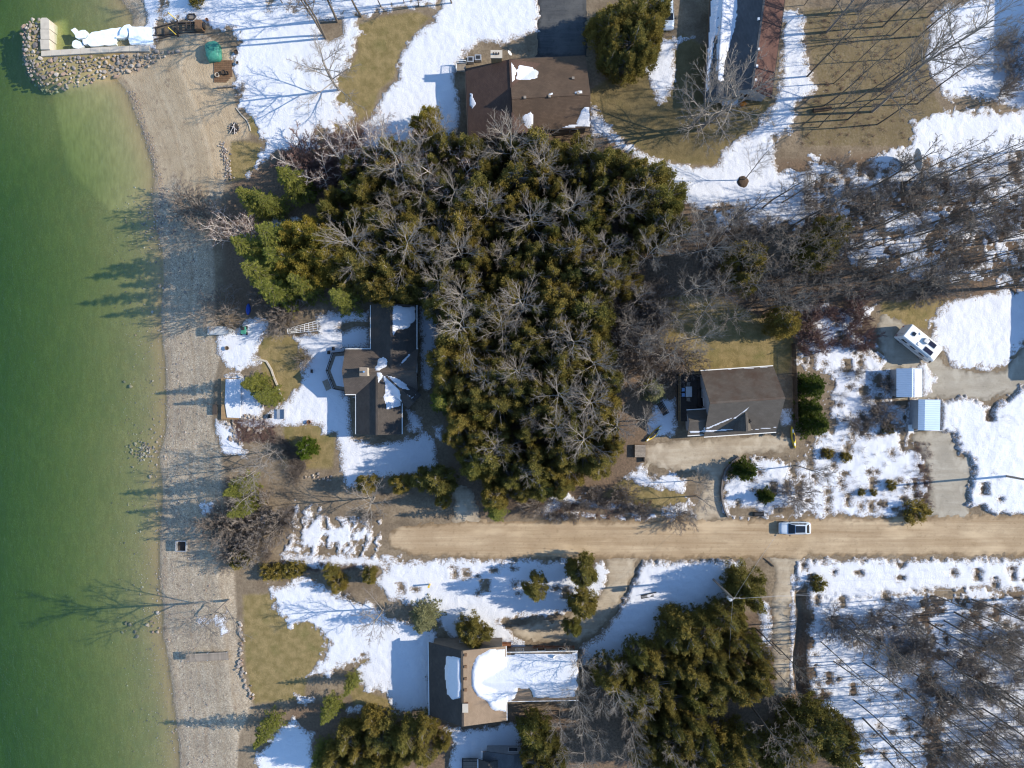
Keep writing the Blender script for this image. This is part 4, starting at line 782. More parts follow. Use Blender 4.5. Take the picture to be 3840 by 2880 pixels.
WIDE = dict(MAPLE, nc=[12, 9, 7, 4], t0=[.16, .25, .2, .15], rat=[.66, .42, .44, .48], ang=[.95, .7, .7, .7], sh=[.5], rad=[.22, .085, .042, .02, .011], tip=[.08, .025, .014, .010, .007])
BIRCH = dict(MAPLE, nc=[9, 7, 6, 5], t0=[.3, .25, .2, .15], rat=[.40, .45, .5, .5], ang=[.8, .7, .7, .7], rad=[.10, .045, .022, .010, .007], tip=[.04, .018, .010, .007, .005])
SHRUB = dict(MAPLE, ns=[4, 4, 3, 2, 2], nc=[7, 6, 5, 3], t0=[.1, .15, .15, .15], rat=[.6, .5, .5, .5], ang=[.6, .6, .6, .6], rad=[.05, .028, .018, .013, .01], tip=[.02, .014, .011, .009, .007])
def leaf_mesh(name, C, U, W, tint):
    k = len(C); V = np.stack([C - U, C + W + U * .15, C + U, C - W + U * .15], 1).reshape(-1, 3)
    F = np.arange(4 * k).reshape(-1, 4); return mesh_np(name, V, F, {'tint': np.repeat(tint, 4)})
def cedar_meshes(name, seed, h, R, ncl=380, nl=56, cone=1.7, leaf=.10):
    r = np.random.default_rng(seed); nL = int(9 + R * 3); lu = np.concatenate([[0.02], r.random(nL - 1) ** .8]); la = r.uniform(0, 6.28, nL); lr = R * .78 * np.sqrt(lu)
    lt = h * (1 - (.55 if cone < 2.5 else .38) * (lr / R) ** 1.4) * r.uniform(.86, 1.04, nL); lw = R * r.uniform(.26, .44, nL); lc = np.clip(r.normal(.45, .3, nL), 0, 1)
    k = np.arange(ncl) % nL; t = r.random(ncl) ** .75; az = r.uniform(0, 2 * np.pi, ncl); rr = lw[k] * (t ** .75) * r.uniform(.55, 1.08, ncl)
    cx, cy = lr[k] * np.cos(la[k]) + rr * np.cos(az), lr[k] * np.sin(la[k]) + rr * np.sin(az); cz = lt[k] - t * np.minimum(lt[k] * .82, 2.2 * R)
    cen = np.stack([cx, cy, np.maximum(cz, .3)], 1); rad = np.hypot(cx, cy); cr = (.11 + .19 * r.random(ncl)) * (R / 2.4) ** .6
    ct = np.clip(lc[k] + r.normal(0, .15, ncl), 0, 1)
    C = np.repeat(cen, nl, 0); off = unit(r.normal(size=(ncl * nl, 3))) * r.uniform(.45, 1, (ncl * nl, 1)) ** .5
    ow = np.repeat(cen * [1, 1, 0] / (np.linalg.norm(cen[:, :2], axis=1, keepdims=True) + .2), nl, 0); ax = off[:, 2:3] * 1.9
    C = C + (off * [.85, .85, 0] + ax * [0, 0, 1] + ax * ow * .55) * np.repeat(cr, nl)[:, None]
    out = unit(off + np.concatenate([C[:, :2] / (np.linalg.norm(C[:, :2], axis=1, keepdims=True) + .3) * .6, np.full((len(C), 1), .35)], 1) + .35 * r.normal(size=C.shape))
    side = unit(np.cross(out, r.normal(size=C.shape))); s = leaf * r.uniform(.7, 1.4, (len(C), 1))
    C = C + r.normal(0, 1, C.shape) * (r.random((len(C), 1)) < .3) * .16
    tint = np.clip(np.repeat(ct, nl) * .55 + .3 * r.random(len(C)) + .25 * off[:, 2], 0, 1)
    cm = leaf_mesh(name + '_crown', C, out * s, side * s * .5, tint)
    sg = [(0, 0, -.3, 0, 0, h * .5, .17, .10), (0, 0, h * .5, .1, .05, h * .93, .10, .03)]
    for i in range(0, ncl, 3): z = max(.4, cen[i, 2] - .5 * rad[i]); sg.append((0, 0, min(z, h * .9), *cen[i], .035, .012))
    return seg_mesh(name + '_trunk', sg, 5), cm
def spruce_meshes(name, seed, h, R, dens=1.9, droop=.28, leaf=.14, top=.95):
    r = np.random.default_rng(seed); C = []; U = []; W = []; T = []; sg = [(0, 0, -.3, 0, 0, h * .55, .20, .12), (0, 0, h * .55, 0, 0, h, .12, .02)]
    z = .06 * h; k = 0
    while z < h * .985:
        t = z / h; L = R * (1 - t) ** .85 * r.uniform(.85, 1.12) + .12; nb = int(6 + 3 * r.random()); a0 = r.uniform(0, 6.28)
        for b in range(nb):
            a = a0 + 2 * np.pi * b / nb + r.uniform(-.2, .2); l = L * r.uniform(.6, 1.18); d = np.array([math.cos(a), math.sin(a), 0]); zz = z + r.uniform(-.15, .15)
            ti = np.clip(r.normal(.5, .22), 0, 1); end = d * l + np.array([0, 0, zz - droop * l * (1 - t) + .12 * l]); sg.append((0, 0, zz, *end, .03, .008))
            m = max(6, int(l * 17 * dens)); f = r.uniform(.12, 1.03, m); sw = r.uniform(-1, 1, m); wid = .25 * l * np.sin(np.pi * np.clip(f * .82 + .12, 0, 1)) + .06
            s_ = np.array([-math.sin(a), math.cos(a), 0]); pt = np.outer(f, end - [0, 0, zz]) + [0, 0, zz] + np.outer(sw * wid, s_) + np.stack([0 * f, 0 * f, -.10 * np.abs(sw) + .06 * r.normal(size=m)], 1)
            u = unit(d + np.outer(sw * .8, s_) + .2 * r.normal(size=(m, 3))); w = unit(np.cross(u, [0, 0, 1.0]) + .35 * r.normal(size=(m, 3)))
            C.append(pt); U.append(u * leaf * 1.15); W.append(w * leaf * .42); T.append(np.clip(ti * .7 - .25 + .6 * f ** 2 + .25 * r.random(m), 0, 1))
        z += h / 19 * r.uniform(.8, 1.2); k += 1
    m = 30; zt = r.uniform(.93, 1.0, m) * h; C.append(np.stack([.08 * r.normal(size=m), .08 * r.normal(size=m), zt], 1)); U.append(unit(r.normal(size=(m, 3)) + [0, 0, 1.2]) * leaf); W.append(unit(r.normal(size=(m, 3))) * leaf * .4); T.append(np.full(m, .7))
    return seg_mesh(name + '_trunk', sg, 5), leaf_mesh(name + '_crown', *[np.concatenate(x) for x in (C, U, W, T)])

KIND = {}
def kind(key, name, meshes, h, mt, mc): KIND.setdefault(key, []).append((name, meshes, h, mt, mc))
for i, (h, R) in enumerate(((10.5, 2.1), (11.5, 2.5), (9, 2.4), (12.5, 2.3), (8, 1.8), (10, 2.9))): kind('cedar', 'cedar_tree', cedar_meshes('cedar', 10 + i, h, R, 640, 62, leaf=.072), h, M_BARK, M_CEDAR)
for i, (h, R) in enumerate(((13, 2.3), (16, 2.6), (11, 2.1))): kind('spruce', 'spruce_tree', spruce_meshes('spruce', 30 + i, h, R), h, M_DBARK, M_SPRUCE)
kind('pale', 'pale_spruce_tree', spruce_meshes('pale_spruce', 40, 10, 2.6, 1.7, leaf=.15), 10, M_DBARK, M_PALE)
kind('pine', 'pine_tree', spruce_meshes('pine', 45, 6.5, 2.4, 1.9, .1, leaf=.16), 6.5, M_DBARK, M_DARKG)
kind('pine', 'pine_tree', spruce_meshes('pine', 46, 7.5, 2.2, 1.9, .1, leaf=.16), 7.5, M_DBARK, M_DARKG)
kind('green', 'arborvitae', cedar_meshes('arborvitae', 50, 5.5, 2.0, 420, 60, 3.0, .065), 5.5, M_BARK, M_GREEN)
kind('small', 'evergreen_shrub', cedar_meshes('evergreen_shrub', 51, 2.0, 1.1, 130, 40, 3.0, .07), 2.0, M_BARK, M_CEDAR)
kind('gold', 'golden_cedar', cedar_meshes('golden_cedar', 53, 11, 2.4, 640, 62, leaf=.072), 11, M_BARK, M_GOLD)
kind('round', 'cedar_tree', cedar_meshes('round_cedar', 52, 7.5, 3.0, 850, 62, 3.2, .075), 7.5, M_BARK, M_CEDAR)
for i, h in enumerate((14, 12.5, 15.5, 13, 11, 14.5, 12)): kind('maple', 'maple_tree', bare_meshes('maple', 60 + i, h, MAPLE), h, M_BARK, M_TWIG)
for i, h in enumerate((17, 19, 15.5, 20, 14)): kind('tall', 'bare_tree', bare_meshes('bare', 70 + i, h, TALL), h, M_DBARK, M_DTWIG)
for i, h in enumerate((12, 13)): kind('wide', 'bare_tree', bare_meshes('wide', 80 + i, h, WIDE), h, M_BARK, M_TWIG)
for i, h in enumerate((10, 11)): kind('birch', 'birch_tree', bare_meshes('birch', 90 + i, h, BIRCH, stems=3, lean=.4), h, M_BIRCH, M_RTWIG)
for i, h in enumerate((3.0, 3.6)): kind('shrub', 'bare_shrub', bare_meshes('shrub', 95 + i, h, SHRUB, stems=9, lean=.9), h, M_TWIG, M_DTWIG)
for i, h in enumerate((3.0, 2.4)): kind('rshrub', 'bare_shrub', bare_meshes('rshrub', 98 + i, h, SHRUB, stems=9, lean=.9), h, M_RTWIG, M_RTWIG)
TR = np.random.default_rng(21)
def tree(key, x, y, h=None, label='', group=None, cat='tree', var=None, wide=1.0, rz=None, lean=None):
    ks = KIND[key]; nm, (tm, cm), h0, mt, mc = ks[TR.integers(len(ks)) if var is None else var % len(ks)]
    s = (h / h0) if h else TR.uniform(.85, 1.15)
    e = empty(nm, (x, y, zg(x, y)), label, cat, group, TR.uniform(0, 6.28) if rz is None else rz); e.scale = (s * wide, s * wide, s)
    if lean: e.rotation_euler[0], e.rotation_euler[1] = lean
    ob('trunk', tm, mt if not tm.materials else None, e); ob('crown', cm, mc if not cm.materials else None, e); return e
def treepx(key, px, py, h, label, zf=.6, **k):       # px = where the middle of the crown shows
    p = P(px, py, h * zf); return tree(key, p.x, p.y, h, label, **k)
def basepx(key, px, py, h, label, **k):              # px = where the trunk meets the ground
    p = G(px, py); return tree(key, p.x, p.y, h, label, **k)
ZONES = {'wood': (('just south of the brown roofed house', 1950, 600), ('behind the golden cedar clump', 1350, 720), ('by the east wall of the charcoal house', 1740, 1350), ('in the heart of the evergreen wood', 1950, 980), ('on the clearing side of the evergreen wood', 2300, 1040), ('at the driveway tip of the evergreen wood', 1900, 1750), ('in the wood facing the grey gabled house', 2260, 1480), ('at the northeast corner of the evergreen wood', 2480, 760), ('in the wood north of the charcoal house', 1480, 960)),
         'east': (('beside the evergreen wood', 2720, 950), ('above the pine trio and rusty brush', 3000, 1120), ('in the middle of the eastern wood', 3250, 850), ('next to the big dish antenna', 3400, 640), ('above the motorhome', 3500, 1050), ('where the eastern wood meets the frame edge', 3780, 900), ('in the snowy upper end of the eastern wood', 3760, 560)),
         'south': (('along the ditch beside the lane', 3080, 2500), ('near the power lines south of the road', 3350, 2270), ('under the power lines at the frame edge', 3780, 2280), ('in the middle of the striped snow', 3300, 2600), ('at the foot of the striped snow', 3300, 2860), ('in the thick of the southeastern scrub', 3650, 2600), ('in the bottom corner of the scrub', 3750, 2850)),
         'pole': (('right beside the transformer pole', 2720, 2330), ('along the shaded snow edge south of the road', 2450, 2440), ('beside the gravel lane', 2860, 2540), ('in the heart of the southern cedar stand', 2580, 2580), ('at the bottom edge of the southern cedar stand', 2540, 2800), ('east of the snow covered house', 2300, 2560))}
def zone_label(zone, noun, x, y, h, hr):
    px, py = 1920 + x * S, 1440 - y * S; z = min(ZONES[zone], key=lambda q: (q[1] - px) ** 2 + (q[2] - py) ** 2)[0]; t = (h - hr[0]) / (hr[1] - hr[0])
    return ('short ', 'middling ', 'tall ')[min(2, int(t * 3))] + noun + ' ' + z
def fill(key, poly, n, dmin, hr, label, group, zh=0, wide=1.0, avoid=(), **k):
    pw = PW(poly, zh); lo, hi = pw.min(0), pw.max(0); pts = []; tries = 0
    while len(pts) < n and tries < n * 60:
        tries += 1; x, y = TR.uniform(lo[0], hi[0]), TR.uniform(lo[1], hi[1])
        if inside(pw, x, y) < 0 or any((x - a) ** 2 + (y - b) ** 2 < dmin * dmin for a, b in pts): continue
        if any(inside(q, x, y) > 0 for q in avoid): continue
        hh = TR.uniform(*hr); pts.append((x, y)); tree(key, x, y, hh, zone_label(*label, x, y, hh, hr) if isinstance(label, tuple) else label, group, wide=wide * TR.uniform(.7, 1.25), **k)
    return pts
HOUSES = [PW(p) for p in ([(1750, 210), (2215, 210), (2215, 520), (1750, 520)], [(1385, 1140), (1568, 1140), (1568, 1632), (1333, 1632)], [(2530, 1370), (2960, 1370), (2960, 1640), (2530, 1640)], [(2630, -80), (2940, -80), (2900, 370), (2640, 370)])]
CLEAR = [PW([(2360, 1090), (2700, 1080), (2980, 1260), (2960, 1400), (2560, 1400), (2420, 1330), (2340, 1290)])]
AV = HOUSES + CLEAR
# evergreen wood in the middle
WOOD = [(1300, 590), (1500, 560), (1760, 540), (2250, 560), (2540, 720), (2600, 860), (2450, 920), (2360, 1060), (2280, 1110), (2300, 1450), (2330, 1680), (2100, 1840), (1860, 1890), (1760, 1740), (1680, 1640), (1660, 1450), (1690, 1180), (1560, 1110), (1330, 1060), (1260, 920), (1180, 790), (1260, 700)]
fill('cedar', WOOD, 190, 2.25, (7.5, 12.5), ('wood', 'olive cedar'), 'cedars in the middle wood', zh=6, avoid=AV)
MPOLY = [(1350, 620), (1800, 560), (2250, 560), (2540, 720), (2560, 900), (2360, 1060), (2280, 1200), (2320, 1500), (2330, 1650), (2100, 1800), (1880, 1850), (1800, 1500), (1740, 1200), (1640, 1050), (1340, 950)]
fill('maple', MPOLY, 44, 3.9, (9.5, 15), ('wood', 'bare grey hardwood'), 'bare hardwoods in the middle wood', zh=8, wide=1.05, avoid=AV)
fill('birch', [(1060, 590), (1250, 560), (1700, 570), (1780, 680), (1500, 700), (1250, 690), (1100, 660)], 13, 2.6, (8, 11), 'white stemmed birch along the snowy edge of the middle wood', 'birches on the north edge of the wood', zh=6)
fill('rshrub', [(1050, 560), (1300, 560), (1760, 600), (1700, 700), (1250, 720), (1080, 660)], 16, 2.0, (2.5, 4.5), 'reddish brushwood under the white birches', 'brushwood under the birches', cat='shrub')
fill('shrub', [(2300, 1120), (2460, 1120), (2480, 1300), (2560, 1330), (2540, 1400), (2420, 1420), (2330, 1330)], 14, 2.2, (3, 5), 'grey brush at the edge of the wooded clearing', 'brush around the clearing', cat='shrub')
fill('maple', [(2330, 1180), (2480, 1150), (2500, 1350), (2420, 1640), (2330, 1500)], 9, 3.2, (9, 12), 'bare grey tree between the clearing and the cedar wood', 'bare trees by the clearing', zh=5, wide=.8)
for i, (px, py, h, lab) in enumerate(((937, 743, 12, 'yellow green spruce leaning over the beach below the birches'), (995, 752, 11, 'small bright spruce second from the beach below the birches'), (1086, 670, 12, 'bright green spruce at the snow edge under the white birches'),
        (927, 926, 14, 'yellow spruce nearest the beach north of the covered boat'), (972, 1021, 16, 'tall yellow spruce standing over the shaded beach'), (1045, 967, 14, 'spruce behind the golden cedars near the beach'), (1122, 1057, 12, 'pale lit spruce between the golden cedars and the trellis'),
        (1271, 1111, 12, 'feathery light green spruce north of the white trellis'), (940, 1440, 8.3, 'spruce beside the beach deck, north one of the pair'), (1020, 885, 15, 'tall spruce behind the yellow ones, northern spire in the lake shadow'), (1015, 1085, 15, 'tall spruce over the blue boat, southern spire in the lake shadow'), (985, 1485, 8.0, 'spruce beside the curved stone edging, south one of the pair'),
        (880, 1838, 10, 'dark spruce among grey brush above the pebble beach'), (893, 1915, 10, 'yellow green spruce beside the snow at the lane end'), (1655, 1504, 10, 'light green spruce at the east wall of the charcoal house'), (1860, 1925, 9, 'dark green spruce where the cedar wood meets the road'),
        (1307, 2582, 7, 'green spruce rising from brown lawn by the snowfield'), (1226, 2680, 7.5, 'yellow green spruce south of the green lawn spruce'), (985, 2760, 9, 'tall dark spruce whose shadow reaches the lake'), (1190, 2850, 8, 'spruce in the blue shaded snow near the bottom'))):
    treepx('spruce', px, py, h, lab, var=i, wide=1.2)
for i, (px, py, h) in enumerate(((1080, 890, 11), (1150, 880, 12), (1205, 900, 12), (1180, 960, 12), (1140, 1020, 11), (1240, 960, 12), (1090, 970, 12))):
    treepx('gold', px, py, h, 'golden cedar in the clump above the shaded beach', group='golden cedars above the beach', wide=1.15)
treepx('cedar', 1361, 1044, 10, 'olive cedar beside the north wing of the charcoal house')
treepx('cedar', 1440, 1080, 9, 'cedar tight behind the charcoal roof gable'); treepx('cedar', 1530, 1070, 9, 'cedar behind the snowy slope of the charcoal roof')
treepx('green', 1145, 1682, 4.5, 'bright green arborvitae on brown grass south of the charcoal house')
basepx('small', 915, 2085, 3, 'small golden evergreen between grey shrubs above the beach', cat='shrub')
for px, py, h, lab in ((1371, 1815, 6, 'olive cedar at the snowy yard edge west of the many stemmed tree'), (1497, 1815, 6, 'olive cedar at the snowy yard edge behind the many stemmed tree'), (1575, 1800, 6.5, 'dark cedar at the yard corner'), (1633, 1805, 7.5, 'dark tall cedar by the driveway mouth'), (1660, 1879, 4.5, 'golden rounded cedar beside the driveway mouth'),
        (1235, 2150, 4.5, 'olive cedar hedge clump west of its twin across the road end'), (1262, 2195, 4.0, 'low gold cedar in front of the olive hedge clump'), (1384, 2166, 4.5, 'round olive cedar east of the hedge clump by the snow')):
    treepx('cedar', px, py, h, lab, wide=1.35)
for px, py in ((1010, 2140), (1050, 2140), (1090, 2132), (1125, 2128)): basepx('small', px, py, 2.2, 'low clipped cedar in the hedge by the road end', group='hedge by the road end', cat='shrub')
treepx('pale', 1583, 2338, 9, 'pale sage spruce standing in snow by the snow covered house', wide=1.05)
treepx('round', 1778, 2374, 6.5, 'round olive cedar at the corner of the snow covered house')
for i, (px, py, h) in enumerate(((1430, 2790, 9), (1520, 2780, 10), (1590, 2740, 8), (1340, 2830, 8), (1240, 2860, 9), (1490, 2860, 9), (1590, 2830, 9), (1400, 2720, 7), (1300, 2780, 8), (1660, 2790, 6), (1420, 2880, 10), (1320, 2900, 9))):
    treepx('cedar', px, py, h, 'olive cedar in the dark stand at the bottom edge', group='cedars at the bottom edge', wide=1.15)
for i, (px, py, h) in enumerate(((1990, 2750, 9), (2040, 2800, 9), (2010, 2870, 10), (2070, 2870, 9))): treepx('cedar', px, py, h, 'cedar crowding the slate roofed cottage', group='cedars by the cottage', wide=1.15)
for px, py, h, lab in ((2010, 2215, 9, 'dark cedar on the snow island between driveway and road'), (2190, 2150, 9, 'tall olive cedar nearest the road on the snow island'), (2180, 2270, 8.5, 'olive cedar overhanging the curved driveway'), (2150, 2360, 7, 'drooping cedar at the driveway turn by the house')): treepx('cedar', px, py, h, lab, wide=1.1)
treepx('round', 2815, 2218, 8.5, 'large round cedar behind the transformer pole')
fill('cedar', [(2260, 2520), (2420, 2440), (2560, 2380), (2680, 2300), (2790, 2330), (2880, 2480), (2900, 2590), (2720, 2640), (2650, 2760), (2640, 2880), (2420, 2880), (2430, 2720), (2330, 2600)], 62, 2.4, (8, 11.5), ('pole', 'olive cedar'), 'cedars south of the pole', zh=6)
fill('maple', [(2200, 2500), (2380, 2560), (2450, 2800), (2650, 2850), (2650, 2900), (2050, 2900), (2150, 2650)], 16, 3.2, (10, 13), 'bare pale hardwood leaning over the cedars near the bottom', 'bare hardwoods by the southern cedars', zh=8, wide=.8)
for px, py, h, lab in ((3090, 2740, 12, 'dark cedar north one of the group at the lane end'), (3160, 2810, 12, 'broad dark cedar at the foot of the striped snow'), (3000, 2800, 12, 'cedar tangled with bare branches at the lane end'), (2950, 2860, 11, 'cedar at the bottom edge near the lane end'), (2790, 2820, 10, 'cedar with frosted branches below the dense stand'), (2720, 2860, 11, 'cedar at the bottom edge below the dense stand')): treepx('cedar', px, py, h, lab, wide=1.3)
for i, (px, py, h, lab) in enumerate(((3050, 1450, 6, 'dark bushy pine, north of three beside the grey house'), (3045, 1530, 6, 'dark bushy pine, middle of three beside the grey house'), (3060, 1590, 6.5, 'dark bushy pine, south of three beside the grey house'), (2800, 1765, 6.5, 'dark pine on the snowy island by the driveway curve'), (2880, 1862, 3.6, 'small dark pine south of the larger island pine'))):
    treepx('pine', px, py, h, lab, var=i, zf=.45)
basepx('small', 3425, 1915, 2.6, 'dark evergreen shrub at the road beside the gravel lane', cat='shrub', wide=1.3); basepx('small', 3060, 2185, 2.2, 'small evergreen at the head of the ditch', cat='shrub')
for px, py, lab in ((3325, 1610, 'low juniper beside the small white box'), (3165, 1712, 'small round juniper alone on the snowy lot'), (3100, 1700, 'faint low juniper west of the round one'), (3225, 1846, 'dark knee high evergreen on the snowy lot'), (3272, 1846, 'dark knee high evergreen next to its twin'), (3335, 1818, 'low spreading evergreen on the snowy lot')):
    basepx('small', px, py, 1.0 if 'knee' in lab else 1.5, lab, cat='shrub')
# by the brown roofed house
treepx('gold', 1600, 440, 8, 'broad golden cedar on the snow west of the brown roofed house', wide=1.5, zf=.7); treepx('cedar', 1620, 540, 8, 'olive cedar under the pale bare tree beside the brown roof', wide=1.3)
for i, (px, py, h) in enumerate(((2330, 60, 10), (2410, 50, 11), (2460, 20, 10), (2300, 160, 9), (2380, 150, 11), (2440, 110, 11), (2350, 230, 9), (2290, 230, 7.5), (2420, 190, 10), (2280, 90, 9))):
    treepx('cedar', px, py, h, 'tall cedar in the clump beside the asphalt driveway', group='cedars beside the brown roofed house', wide=1.15)
for px, py, h, lab in ((2814, 975, 11, 'golden broad cedar among bare trees east of the wood'), (2800, 1040, 10, 'dark cedar under the golden broad cedar'), (2940, 1200, 9, 'yellow green cedar by the snow above the grey house'), (2285, 1057, 10, 'golden lit cedar on the clearing edge'), (2217, 1270, 9, 'olive cedar west of the clearing'), (2240, 1340, 9, 'lower olive cedar west of the clearing'), (2270, 1620, 9, 'cedar at the east face of the wood'), (2250, 1560, 9, 'inner cedar at the east face of the wood'), (3140, 860, 10, 'dark cedar among the grey eastern trees'), (3080, 930, 10, 'second dark cedar among the grey eastern trees')): treepx('cedar', px, py, h, lab, wide=1.2)
treepx('pale', 2461, 1470, 7, 'blue green soft spruce west of the side deck', wide=1.05)

# bare trees standing alone
basepx('wide', 1272, 338, 11, 'big open bare tree casting a long shadow on the snow', var=0, wide=1.05)
for px, py, lab in ((1222, 145, 'tall bare tree with bright trunk, west of three by the brown bed'), (1265, 82, 'tall bare tree with dark trunk, middle of three by the brown bed'), (1356, 62, 'tall bare tree at the top corner of the golden lawn'), (1215, 135, 'second bright trunk of the twin tree by the brown bed')): basepx('tall', px, py, 18, lab, wide=1.25)
basepx('wide', 2620, 488, 15, 'spreading bare tree in front of the long building, taller trunk', var=1, wide=1.1); basepx('wide', 2590, 478, 13, 'spreading bare tree in front of the long building, shorter trunk', var=0, wide=.9)
basepx('maple', 2790, 676, 11, 'bare tree growing from a round dark mound in the snow', wide=.8)
basepx('wide', 1640, 565, 10, 'pale bare tree over the olive cedar beside the brown roof', var=1, wide=.75)
for px, py, h, lab, k in ((3170, 400, 19, 'bare tree with long trunk on the mown grass', 'tall'), (3320, 330, 21, 'largest leaning bare tree on the grass at the top', 'maple'), (3270, 420, 20, 'dark forked bare tree above the log', 'maple'), (3440, 390, 19, 'bare tree at the snow edge near the top corner', 'tall'), (3100, 120, 16, 'bare tree near the red brown roof at the top', 'maple'), (3220, 40, 17, 'grey bushy bare tree at the top edge', 'maple'), (3310, 100, 18, 'bare tree at the top edge beside the snow', 'tall')): basepx(k, px, py, h, lab, wide=.9)
basepx('wide', 1407, 1865, 9, 'many stemmed bare tree beside the lane end snow', var=1, wide=.9); basepx('wide', 1440, 2280, 8.5, 'dark bare tree in the snow below the hedge', var=0, wide=.95)
for px, py, h, lab, v in ((860, 2250, 13, 'tall bare tree above the pebble beach casting its shadow into the lake', 0), (1000, 1740, 9, 'broad brown bare tree south of the boulder garden', 1), (1040, 1690, 8, 'bare tree with wiry branches beside the arborvitae', 0), (960, 1840, 8, 'fine twigged bare tree above the shaded pebbles', 1)): basepx('wide', px, py, h, lab, var=v, wide=.85)
for px, py, h, lab in ((735, 790, 5, 'white dead branches lying over the shaded beach'), (800, 835, 5, 'pale grey bush leaning toward the lake'), (840, 1185, 5.5, 'fan shaped grey bush above the covered boat')): basepx('shrub', px, py, h, lab, cat='shrub', wide=.9)
for px, py in ((860, 1960), (830, 1940), (910, 1990), (950, 1960), (900, 2060), (850, 2090), (960, 2040), (1000, 1900), (1060, 1960)): basepx('shrub', px, py, TR.uniform(3, 5), 'grey wiry shrub above the pebble beach by the lane end', group='grey shrubs by the lane end', cat='shrub')
for px, py in ((1050, 1200), (1090, 1180), (1020, 1130), (1070, 1150)): basepx('shrub', px, py, TR.uniform(3, 4.5), 'dark bare brush behind the white trellis', group='brush behind the trellis', cat='shrub')
for px, py in ((940, 880), (900, 860), (960, 910), (880, 905)): basepx('birch', px, py, TR.uniform(6, 8), 'reddish birch scrub above the shaded beach', group='birch scrub above the beach')
for px, py, lab in ((1150, 1345, 'low dark leafless bush on the brown lawn edge'), (1400, 1935, 'rusty bush under the many stemmed tree')): basepx('shrub', px, py, 2.2, lab, cat='shrub')
for px, py, h, lab in ((2985, 1745, 9, 'bushy grey tree on the snow by the yellow kayak'), (2610, 1860, 9, 'leaning bare tree between driveway and ditch'), (2590, 1800, 7, 'bare tree with tangled twigs by the driveway'), (2560, 1920, 5, 'grey bare sapling at the road side')): basepx('maple', px, py, h, lab)
basepx('shrub', 2985, 1865, 4, 'pale grey round bush near the road', cat='shrub'); basepx('shrub', 2530, 1925, 3.5, 'tangled grey bush by the road near the driveway mouth', cat='shrub')
fill('rshrub', [(2980, 1150), (3220, 1150), (3260, 1300), (3180, 1330), (2980, 1350)], 14, 1.8, (2, 3.2), 'rusty brushwood on the snow north of the pines', 'rusty brushwood by the motorhome yard', cat='shrub')
fill('shrub', [(3180, 1400), (3340, 1400), (3330, 1600), (3180, 1590)], 8, 1.6, (1.6, 2.6), 'grey brush between the pines and the blue sheds', 'grey brush by the sheds', cat='shrub')
fill('shrub', [(2000, 1880), (2380, 1820), (2400, 1900), (2080, 1940)], 12, 2.0, (1.8, 3.2), 'dry roadside brush below the cedar wood', 'dry roadside brush', cat='shrub')
fill('maple', [(2350, 1100), (2700, 1060), (2760, 1200), (2560, 1290), (2360, 1290)], 9, 3.4, (9, 13), 'grey bare tree standing in the wooded clearing', 'bare trees in the clearing', wide=.9)
for px, py, h, lab in ((2600, 950, 13, 'fan shaped grey tree over the dark gap east of the cedars'), (2690, 900, 12, 'grey tree north of the dark gap'), (2540, 880, 12, 'grey tree at the cedar edge of the dark gap'), (2740, 1060, 12, 'grey tree between dark gap and golden cedar'), (2660, 1090, 11, 'grey tree at the lawn end of the dark gap'), (2880, 1150, 11, 'tangled grey tree beside the yellow green cedar')): basepx('maple', px, py, h, lab)
# eastern bare wood, top corner and south-eastern bare wood
EW = [(2660, 840), (2960, 750), (3300, 700), (3600, 640), (3990, 540), (3990, 1080), (3500, 1110), (3050, 1120), (2960, 1200), (2760, 1160), (2620, 1000)]
fill('tall', EW, 110, 2.4, (12, 18), ('east', 'slim bare tree'), 'bare trees of the eastern wood', avoid=HOUSES)
fill('shrub', EW, 32, 2.4, (1.8, 3.6), ('east', 'leafless bush'), 'undergrowth bushes of the eastern wood', cat='shrub')
fill('shrub', [(3000, 640), (3500, 600), (3700, 700), (3000, 780)], 14, 2.0, (1.5, 2.8), 'dark low bush in the snow north of the eastern wood', 'low bushes north of the eastern wood', cat='shrub')
SEW = [(3080, 2300), (3400, 2230), (3990, 2210), (3990, 2990), (3250, 2990), (3050, 2640)]
fill('tall', SEW, 62, 3.0, (13, 19), ('south', 'slim bare tree'), 'bare trees of the southeastern wood')
fill('tall', [(3480, 2280), (3990, 2240), (3990, 2990), (3500, 2990), (3420, 2700)], 40, 2.5, (10, 15), ('south', 'brushy bare tree'), 'dense thicket at the bottom corner')
fill('shrub', [(3100, 2290), (3480, 2240), (3990, 2230), (3990, 2990), (3550, 2990), (3430, 2560), (3150, 2420)], 52, 2.1, (1.8, 3.6), ('south', 'brown leafless bush'), 'brown bushes of the southeastern wood', cat='shrub')
fill('tall', [(2830, 2350), (2890, 2400), (2960, 2720), (2850, 2750), (2780, 2640)], 8, 2.6, (12, 15), 'bare tree leaning over the gravel lane', 'bare trees along the gravel lane')
fill('tall', [(930, -90), (1700, -90), (1700, 20), (1450, 30), (930, 30)], 26, 2.2, (10, 14), 'bare tree beyond the top edge of the snowy yard', 'bare trees at the top edge')
fill('tall', [(3010, -60), (3480, -60), (3500, 300), (3300, 560), (3020, 560)], 18, 3.0, (12, 18), 'slender bare tree over the straw coloured lawn at the top', 'slender trees on the top lawn')
fill('tall', [(3560, -120), (3990, -120), (3990, 40), (3700, 20)], 6, 3, (13, 16), 'bare tree beyond the snowy top corner', 'bare trees at the top corner')
fill('shrub', [(3740, 150), (3990, 100), (3990, 420), (3740, 380)], 14, 1.8, (2, 4), 'dark thicket bush in the shaded snow at the top corner', 'thicket at the top corner', cat='shrub')

